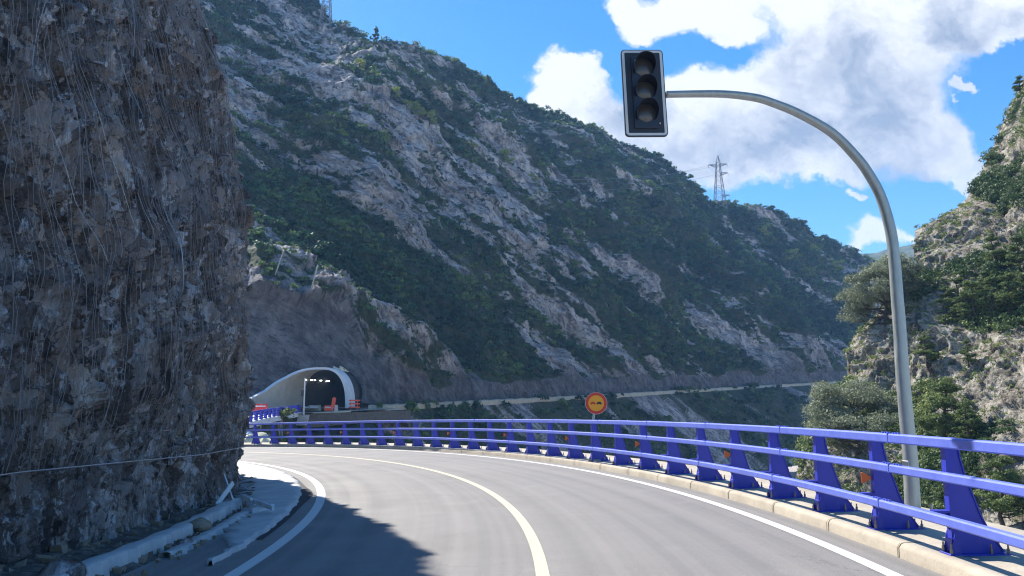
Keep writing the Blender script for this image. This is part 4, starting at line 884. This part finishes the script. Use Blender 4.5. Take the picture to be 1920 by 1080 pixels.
# ------------------------------------------------------------------ tunnel portal
O = PORT['o']; phi = PORT['phi']; TM = Matrix.Translation(O) @ Matrix.Rotation(-phi, 4, 'Z')
tun = empty('tunnel_portal'); tun.matrix_world = TM; tag(tun, 'pale concrete tunnel portal with an arched mouth and a long slanting left wing', 'tunnel')
na = 48
def arch(w, h, n=na):
    o = []
    for k in range(n + 1):
        a = PI * k / n; c, s = math.cos(a), math.sin(a); o.append((w * (abs(c) ** .80) * (1 if c > 0 else -1), h * s ** .78))
    return o
inn = arch(3.8, 5.6); out = arch(4.45, 6.0)
def front(k):                                # how far the shell reaches out of the hill: right foot 0, left foot far forward
    f = k / na; return -.2 - float(np.interp(f, [0, .45, .5, .6, .75, .9, 1], [0, 0, .5, 2, 4.8, 9.3, 16]))
def shell():
    for (ya, yb, mm, nm) in ((None, 1.2, M_liner, 'lining'), (1.2, 90.0, M_bore_shade, 'inner_lining')):
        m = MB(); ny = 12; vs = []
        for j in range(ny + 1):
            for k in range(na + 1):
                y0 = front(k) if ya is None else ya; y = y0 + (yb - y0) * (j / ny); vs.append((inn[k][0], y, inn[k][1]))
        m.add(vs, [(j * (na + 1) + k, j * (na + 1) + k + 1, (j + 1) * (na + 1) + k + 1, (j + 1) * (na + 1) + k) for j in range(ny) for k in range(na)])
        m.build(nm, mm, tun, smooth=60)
    m = MB(); vs = []
    for (ring, dyy) in ((inn, 0), (inn, .7), (out, .7), (out, 0)):
        pass
    for k in range(na + 1):
        y = front(k); w = 1.0 - .45 * (k / na); ox = inn[k][0] + (out[k][0] - inn[k][0]) * w; oz = inn[k][1] + (out[k][1] - inn[k][1]) * w
        vs += [(inn[k][0], y - .25, inn[k][1] + .0), (ox, y - .25, oz), (ox, y + 1.8, oz), (inn[k][0] + .004 * (1 if inn[k][0] > 0 else -1), y + .5, inn[k][1] - .004)]
    m.add(vs, [(4 * k + q, 4 * k + (q + 1) % 4, 4 * k + 4 + (q + 1) % 4, 4 * k + 4 + q) for k in range(na) for q in range(4)])
    m.build('portal_ring', M_conc3, tun, smooth=50)
shell()
m = MB(); m.add([(-4.04, -27, -.02), (4.04, -.5, -.02), (4.04, 90, -.02), (-4.04, 90, -.02)], [(0, 1, 2, 3)]); m.add([(-5, 90, -1), (5, 90, -1), (5, 90, 7), (-5, 90, 7)], [(0, 1, 2, 3)]); m.build('roadway_and_dark_end', M_nearblack, tun)  # road floor, plus an added upright black sheet for the dark depth
for (x, y, z, w) in ((-3.1, .4, 4.15, .4), (-2.95, 2.0, 4.15, .5), (-2.95, 3.1, 4.15, .3), (-2.95, 5.0, 4.15, .5), (-2.75, 7.2, 4.1, .5)):
    l_ = empty('tunnel_lamp'); l_.parent = tun; l_.location = (x, y, z)
    m = MB(); m.box(-w / 2, w / 2, -.1, .1, -.04, .05); m.build('glowing_tube', M_lamp, l_); m = MB(); m.box(-w / 2 - .05, w / 2 + .05, -.14, .14, .05, .16); m.build('lamp_case', M_steel, l_)

# ------------------------------------------------------------------ platform and second viaduct in front of the tunnel
def poly_deck():
    A = [at(415, 803, 64), at(452, 795, 70), at(490, 786, 79), at(520, 780, 88), at(548, 775, 97), at(566, 772, 103)]
    return smooth_pts(A, 5)
dk_ = poly_deck(); m = MB(); vs = []
for i, p in enumerate(dk_):
    t = (dk_[min(i + 1, len(dk_) - 1)] - dk_[max(i - 1, 0)]); n_ = Vector((t.y, -t.x, 0)).normalized(); a = p + n_ * .2; b = p - n_ * 8
    vs += [a + Vector((0, 0, -.55)), a, a - n_ * .35, a - n_ * .36 + Vector((0, 0, -.12)), b + Vector((0, 0, -.12)), b + Vector((0, 0, -.55))]
m.add(vs, [(i * 6 + q, i * 6 + (q + 1) % 6, i * 6 + 6 + (q + 1) % 6, i * 6 + 6 + q) for i in range(len(dk_) - 1) for q in range(6)])
via = empty('far_viaduct', dk_[0]); tag(via, 'short pale concrete viaduct leading to the tunnel mouth', 'viaduct'); VI = Matrix.Translation(-via.location)
o = m.build('deck', M_conc3, via); o.matrix_parent_inverse = VI
m = MB(); pt_ = dk_[4]; a0 = pt_ + Vector((-.6, 1.5, -.5))
m.tube([a0 + Vector((.6, 0, 0)), a0 + Vector((.2, 0, -.8)), a0 + Vector((-.5, 0, -2.2)), a0 + Vector((-.6, 0, -14))], [1.1, .8, .7, .7], 14); o = m.build('pier', M_conc3, via); o.matrix_parent_inverse = VI
fr = empty('far_railing', dk_[0]); tag(fr, 'short blue railing on the far viaduct in front of the tunnel', 'railing'); FI = Matrix.Translation(-fr.location)
for zz in (.35, .65, .95):
    m = MB(); m.tube([p + Vector((0, 0, zz)) for p in dk_[2:-2]], .055, 6); o = m.build('rail', M_blue, fr); o.matrix_parent_inverse = FI
pmesh = None
for i in range(17):
    f = 2 + (len(dk_) - 5) * i / 16; k = int(f); p = dk_[k].lerp(dk_[min(k + 1, len(dk_) - 1)], f - k)
    if pmesh is None: mm_ = MB(); mm_.box(-.17, .17, -.05, .09, 0, .97, bev=.02); t_ = mm_.build('post', M_blue); pmesh = t_.data; bpy.data.objects.remove(t_)
    c = bpy.data.objects.new('post', pmesh); COL.objects.link(c); c.parent = fr; c.matrix_parent_inverse = FI; c.location = p
def barrier(name, p, w, h, d, m_, label, cat, rz=0):
    r_ = empty(name, p, rz); tag(r_, label, cat); b = MB(); b.prism([(-w / 2, 0), (w / 2, 0), (w / 2, h * .2), (w / 2 - .06, h * .4), (w / 2 - .06, h), (-w / 2 + .06, h), (-w / 2 + .06, h * .4), (-w / 2, h * .2)], d); b.build('body', m_, r_)
    b = MB(); b.box(-w * .35, w * .35, -d * .62, -d * .5, h * .55, h * .75); b.build('panel', M_border, r_); return r_
def far(px, py, Y): return at(px, py, Y)
barrier('plastic_barrier', far(465, 773, 84), 1.6, .8, .4, M_red, 'red plastic barrier behind the left end of the far railing', 'barrier', .4)
barrier('plastic_barrier', far(486, 769.5, 88), 1.9, .75, .4, M_red, 'longer red plastic barrier behind the middle of the far railing', 'barrier', .4)
barrier('plastic_barrier', far(561, 771, 104), .75, .55, .4, M_red, 'small red barrier at the foot of the far signal pole', 'barrier')
barrier('concrete_barrier', far(590, 770, 105), 1.7, .75, .4, M_conc, 'beige concrete block barrier in the middle of the tunnel mouth', 'barrier')
barrier('concrete_barrier', far(575, 770, 106), .9, .6, .4, M_conc2, 'grey block beside the beige barrier in front of the tunnel', 'barrier')
barrier('plastic_barrier', far(616, 770, 104), 1.2, .7, .4, M_redor, 'orange red low barrier by the right tunnel wall', 'barrier')
barrier('concrete_barrier', far(630, 771, 104.5), .5, .85, .5, M_border, 'white block at the right foot of the tunnel portal', 'barrier')
ob_ = empty('warning_board', far(623, 770, 103)); tag(ob_, 'upright orange red warning board beside the white block', 'board')
m = MB(); m.prism([(-.25, .3), (.25, .3), (.3, 1.7), (.0, 1.85), (-.2, 1.7)], .05, Matrix.Rotation(.1, 4, 'Y')); m.build('panel', M_redor, ob_); m = MB(); m.tube([(0, 0, 0), (0, 0, .5)], .04, 6); m.build('post', M_steel, ob_)
fb = empty('barrier_fence', far(664, 769, 107)); tag(fb, 'orange red barrier frame standing right of the tunnel portal', 'barrier')
for z in (.3, .8, 1.25): m = MB(); m.box(-.8, .8, -.03, .03, z, z + .2); m.build('board', M_redor, fb)
for x in (-.5, .45): m = MB(); m.tube([(x, 0, 0), (x, 0, 1.5)], .05, 6); m.build('post', M_redor, fb)
fs_ = empty('far_signal', far(569, 783, 100)); tag(fs_, 'thin pale signal pole in front of the tunnel with a small dark signal head', 'traffic light')
m = MB(); m.tube([(0, 0, 0), (0, 0, 5.2)], [.12, .085], 8); m.build('pole', M_border, fs_)
m = MB(); m.box(-.42, -.12, -.1, .1, 2.75, 3.7, bev=.03); m.build('signal_head', M_black, fs_)
m = MB(); m.prism([(-.9, -1.0), (.45, -1.0), (.75, .35), (-.65, .35)], .5); m.build('plinth', M_conc2, fs_)
# retaining block under the platform and a bush on it
m = MB(); a = at(570, 776, 101.5); b = at(760, 770, 111)
m.add([a + Vector((0, 0, -1.9)), b + Vector((0, 0, -1.2)), b, a, a + Vector((0, 6, -4)), b + Vector((0, 6, -3)), b + Vector((0, 6, 0)), a + Vector((0, 6, 0))], [(0, 1, 2, 3), (3, 2, 6, 7), (7, 6, 5, 4), (0, 3, 7, 4), (1, 5, 6, 2)])
w_ = m.build('retaining_wall', M_rub, None); tag(w_, 'low dark stone edge wall of the platform right of the far signal', 'wall', kind='thing')
# sandy platform reaching from the viaduct to the track
m = MB(); P_ = [at(540, 777, 96), at(575, 774.5, 101), at(700, 768.5, 108), at(760, 765, 114), at(700, 765.0, 122), at(560, 766, 122), at(500, 772, 100)]
m.add(P_, [tuple(range(len(P_)))]); o = m.build('platform', M_dirt); o['kind'] = 'structure'
bu = make_tree('shrub', 'oak', 3.4, 1.9, 41, 3000, .13, M_leafPine); place(bu, at(532, 795, 90) , .62, .4, 'round green shrub on the bank below the far viaduct', 'shrub', None, True)
# rock bank below the viaduct
def bank():
    n = 60; P = []; 
    for i in range(n):
        f = i / (n - 1); p = dk_[0].lerp(dk_[-1], f) if False else dk_[min(len(dk_) - 1, int(f * (len(dk_) - 1)))]; p = dk_[0] + (dk_[-1] - dk_[0]) * f * 1.0; k = f * (len(dk_) - 1); a = int(k); b = min(a + 1, len(dk_) - 1); p = dk_[a].lerp(dk_[b], k - a)
        for j in range(24):
            g_ = j / 23; P.append((p.x + 3.5 * g_ - .6, p.y - 9 * g_ + 1.2, p.z - .65 - 13 * g_))
    P = np.array(P); P[:, 2] += fbm(P / 3, 4, 5) * 1.3 * np.tile(np.linspace(0, 1, 24) > .02, n); P[:, 1] += fbm(P / 2, 3, 9) * .6
    grid_mesh('bank', P, n, 24, M_hillL, {'veg': np.clip(.6 + fbm(P / 4, 3, 3) * 1.2, 0, 1), 'cut': np.zeros(len(P)), 'bx': P[:, 0], 'by': P[:, 1], 'bz': P[:, 2]}); return P
BP = bank(); ib = choose(np.ones(len(BP), bool), np.ones(len(BP)), 260, rng)
scrub('bank_scrub', ib, BP, np.full(len(ib), .5), 60, np.full(len(ib), .12), M_leafL, 'scrub on the bank under the far viaduct', 15, .2)
# pale yellow boulders just beyond the far end of the railing
M_pale = m_conc('pale_yellow_rock', (.50, .50, .33), (.66, .66, .48), 2)
for (x, y, Yd, s, sd, lab) in ((460, 832, 46, .42, 4, 'pale yellowish boulder beyond the railing nearest to the cliff edge'), (470, 830, 46.5, .5, 7, 'pointed pale boulder leaning beside the one nearest the cliff'), (489, 829, 47, .62, 9, 'larger pale yellowish boulder beyond the second railing bay'), (499, 834, 46.5, .5, 14, 'low pale boulder right of the larger one beyond the railing')):
    o = rock('boulder', at(x, y, Yd), (s, s * .8, s * .95), M_pale, lab, 'boulder', seed=sd)
# catch fence posts on the spur
for (x0, y0, x1, y1, lab) in ((516, 512, 532, 470, 'left slanting steel post of the catch fence on the spur'), (583, 545, 596, 497, 'middle slanting steel post of the catch fence on the spur'), (640, 577, 648, 540, 'right slanting steel post of the catch fence on the spur')):
    p = on_L(x0, y0); q = at(x1, y1, p.y - 1.5); m = MB(); m.tube([p - (q - p) * .1, q], .12, 6); r_ = empty('fence_post', p); tag(r_, lab, 'post', 'rockfall catch fence posts'); o = m.build('pole', M_galv, r_); o.matrix_parent_inverse = Matrix.Translation(-p)
    m = MB(); m.tube([q, p + Vector((2.0, 1.5, 1.4))], .03, 4); o = m.build('stay_cable', M_galv, r_); o.matrix_parent_inverse = Matrix.Translation(-p)
# ------------------------------------------------------------------ haze
HZ = 0.00026
if HZ:
    m = MB(); m.box(-720, 1100, -60, 1150, -36, 300); hz = m.build('haze', None); hm = bpy.data.materials.new('haze_air'); hm.use_nodes = True; hn = hm.node_tree.nodes; hn.clear()
    pv = hn.new('ShaderNodeVolumePrincipled'); pv.inputs['Density'].default_value = HZ; pv.inputs['Color'].default_value = (.28, .55, 1, 1); pv.inputs['Anisotropy'].default_value = .1
    ho = hn.new('ShaderNodeOutputMaterial'); hm.node_tree.links.new(pv.outputs[0], ho.inputs['Volume']); hz.data.materials.append(hm); tag(hz, 'thin blue haze filling the valley', kind='stuff')
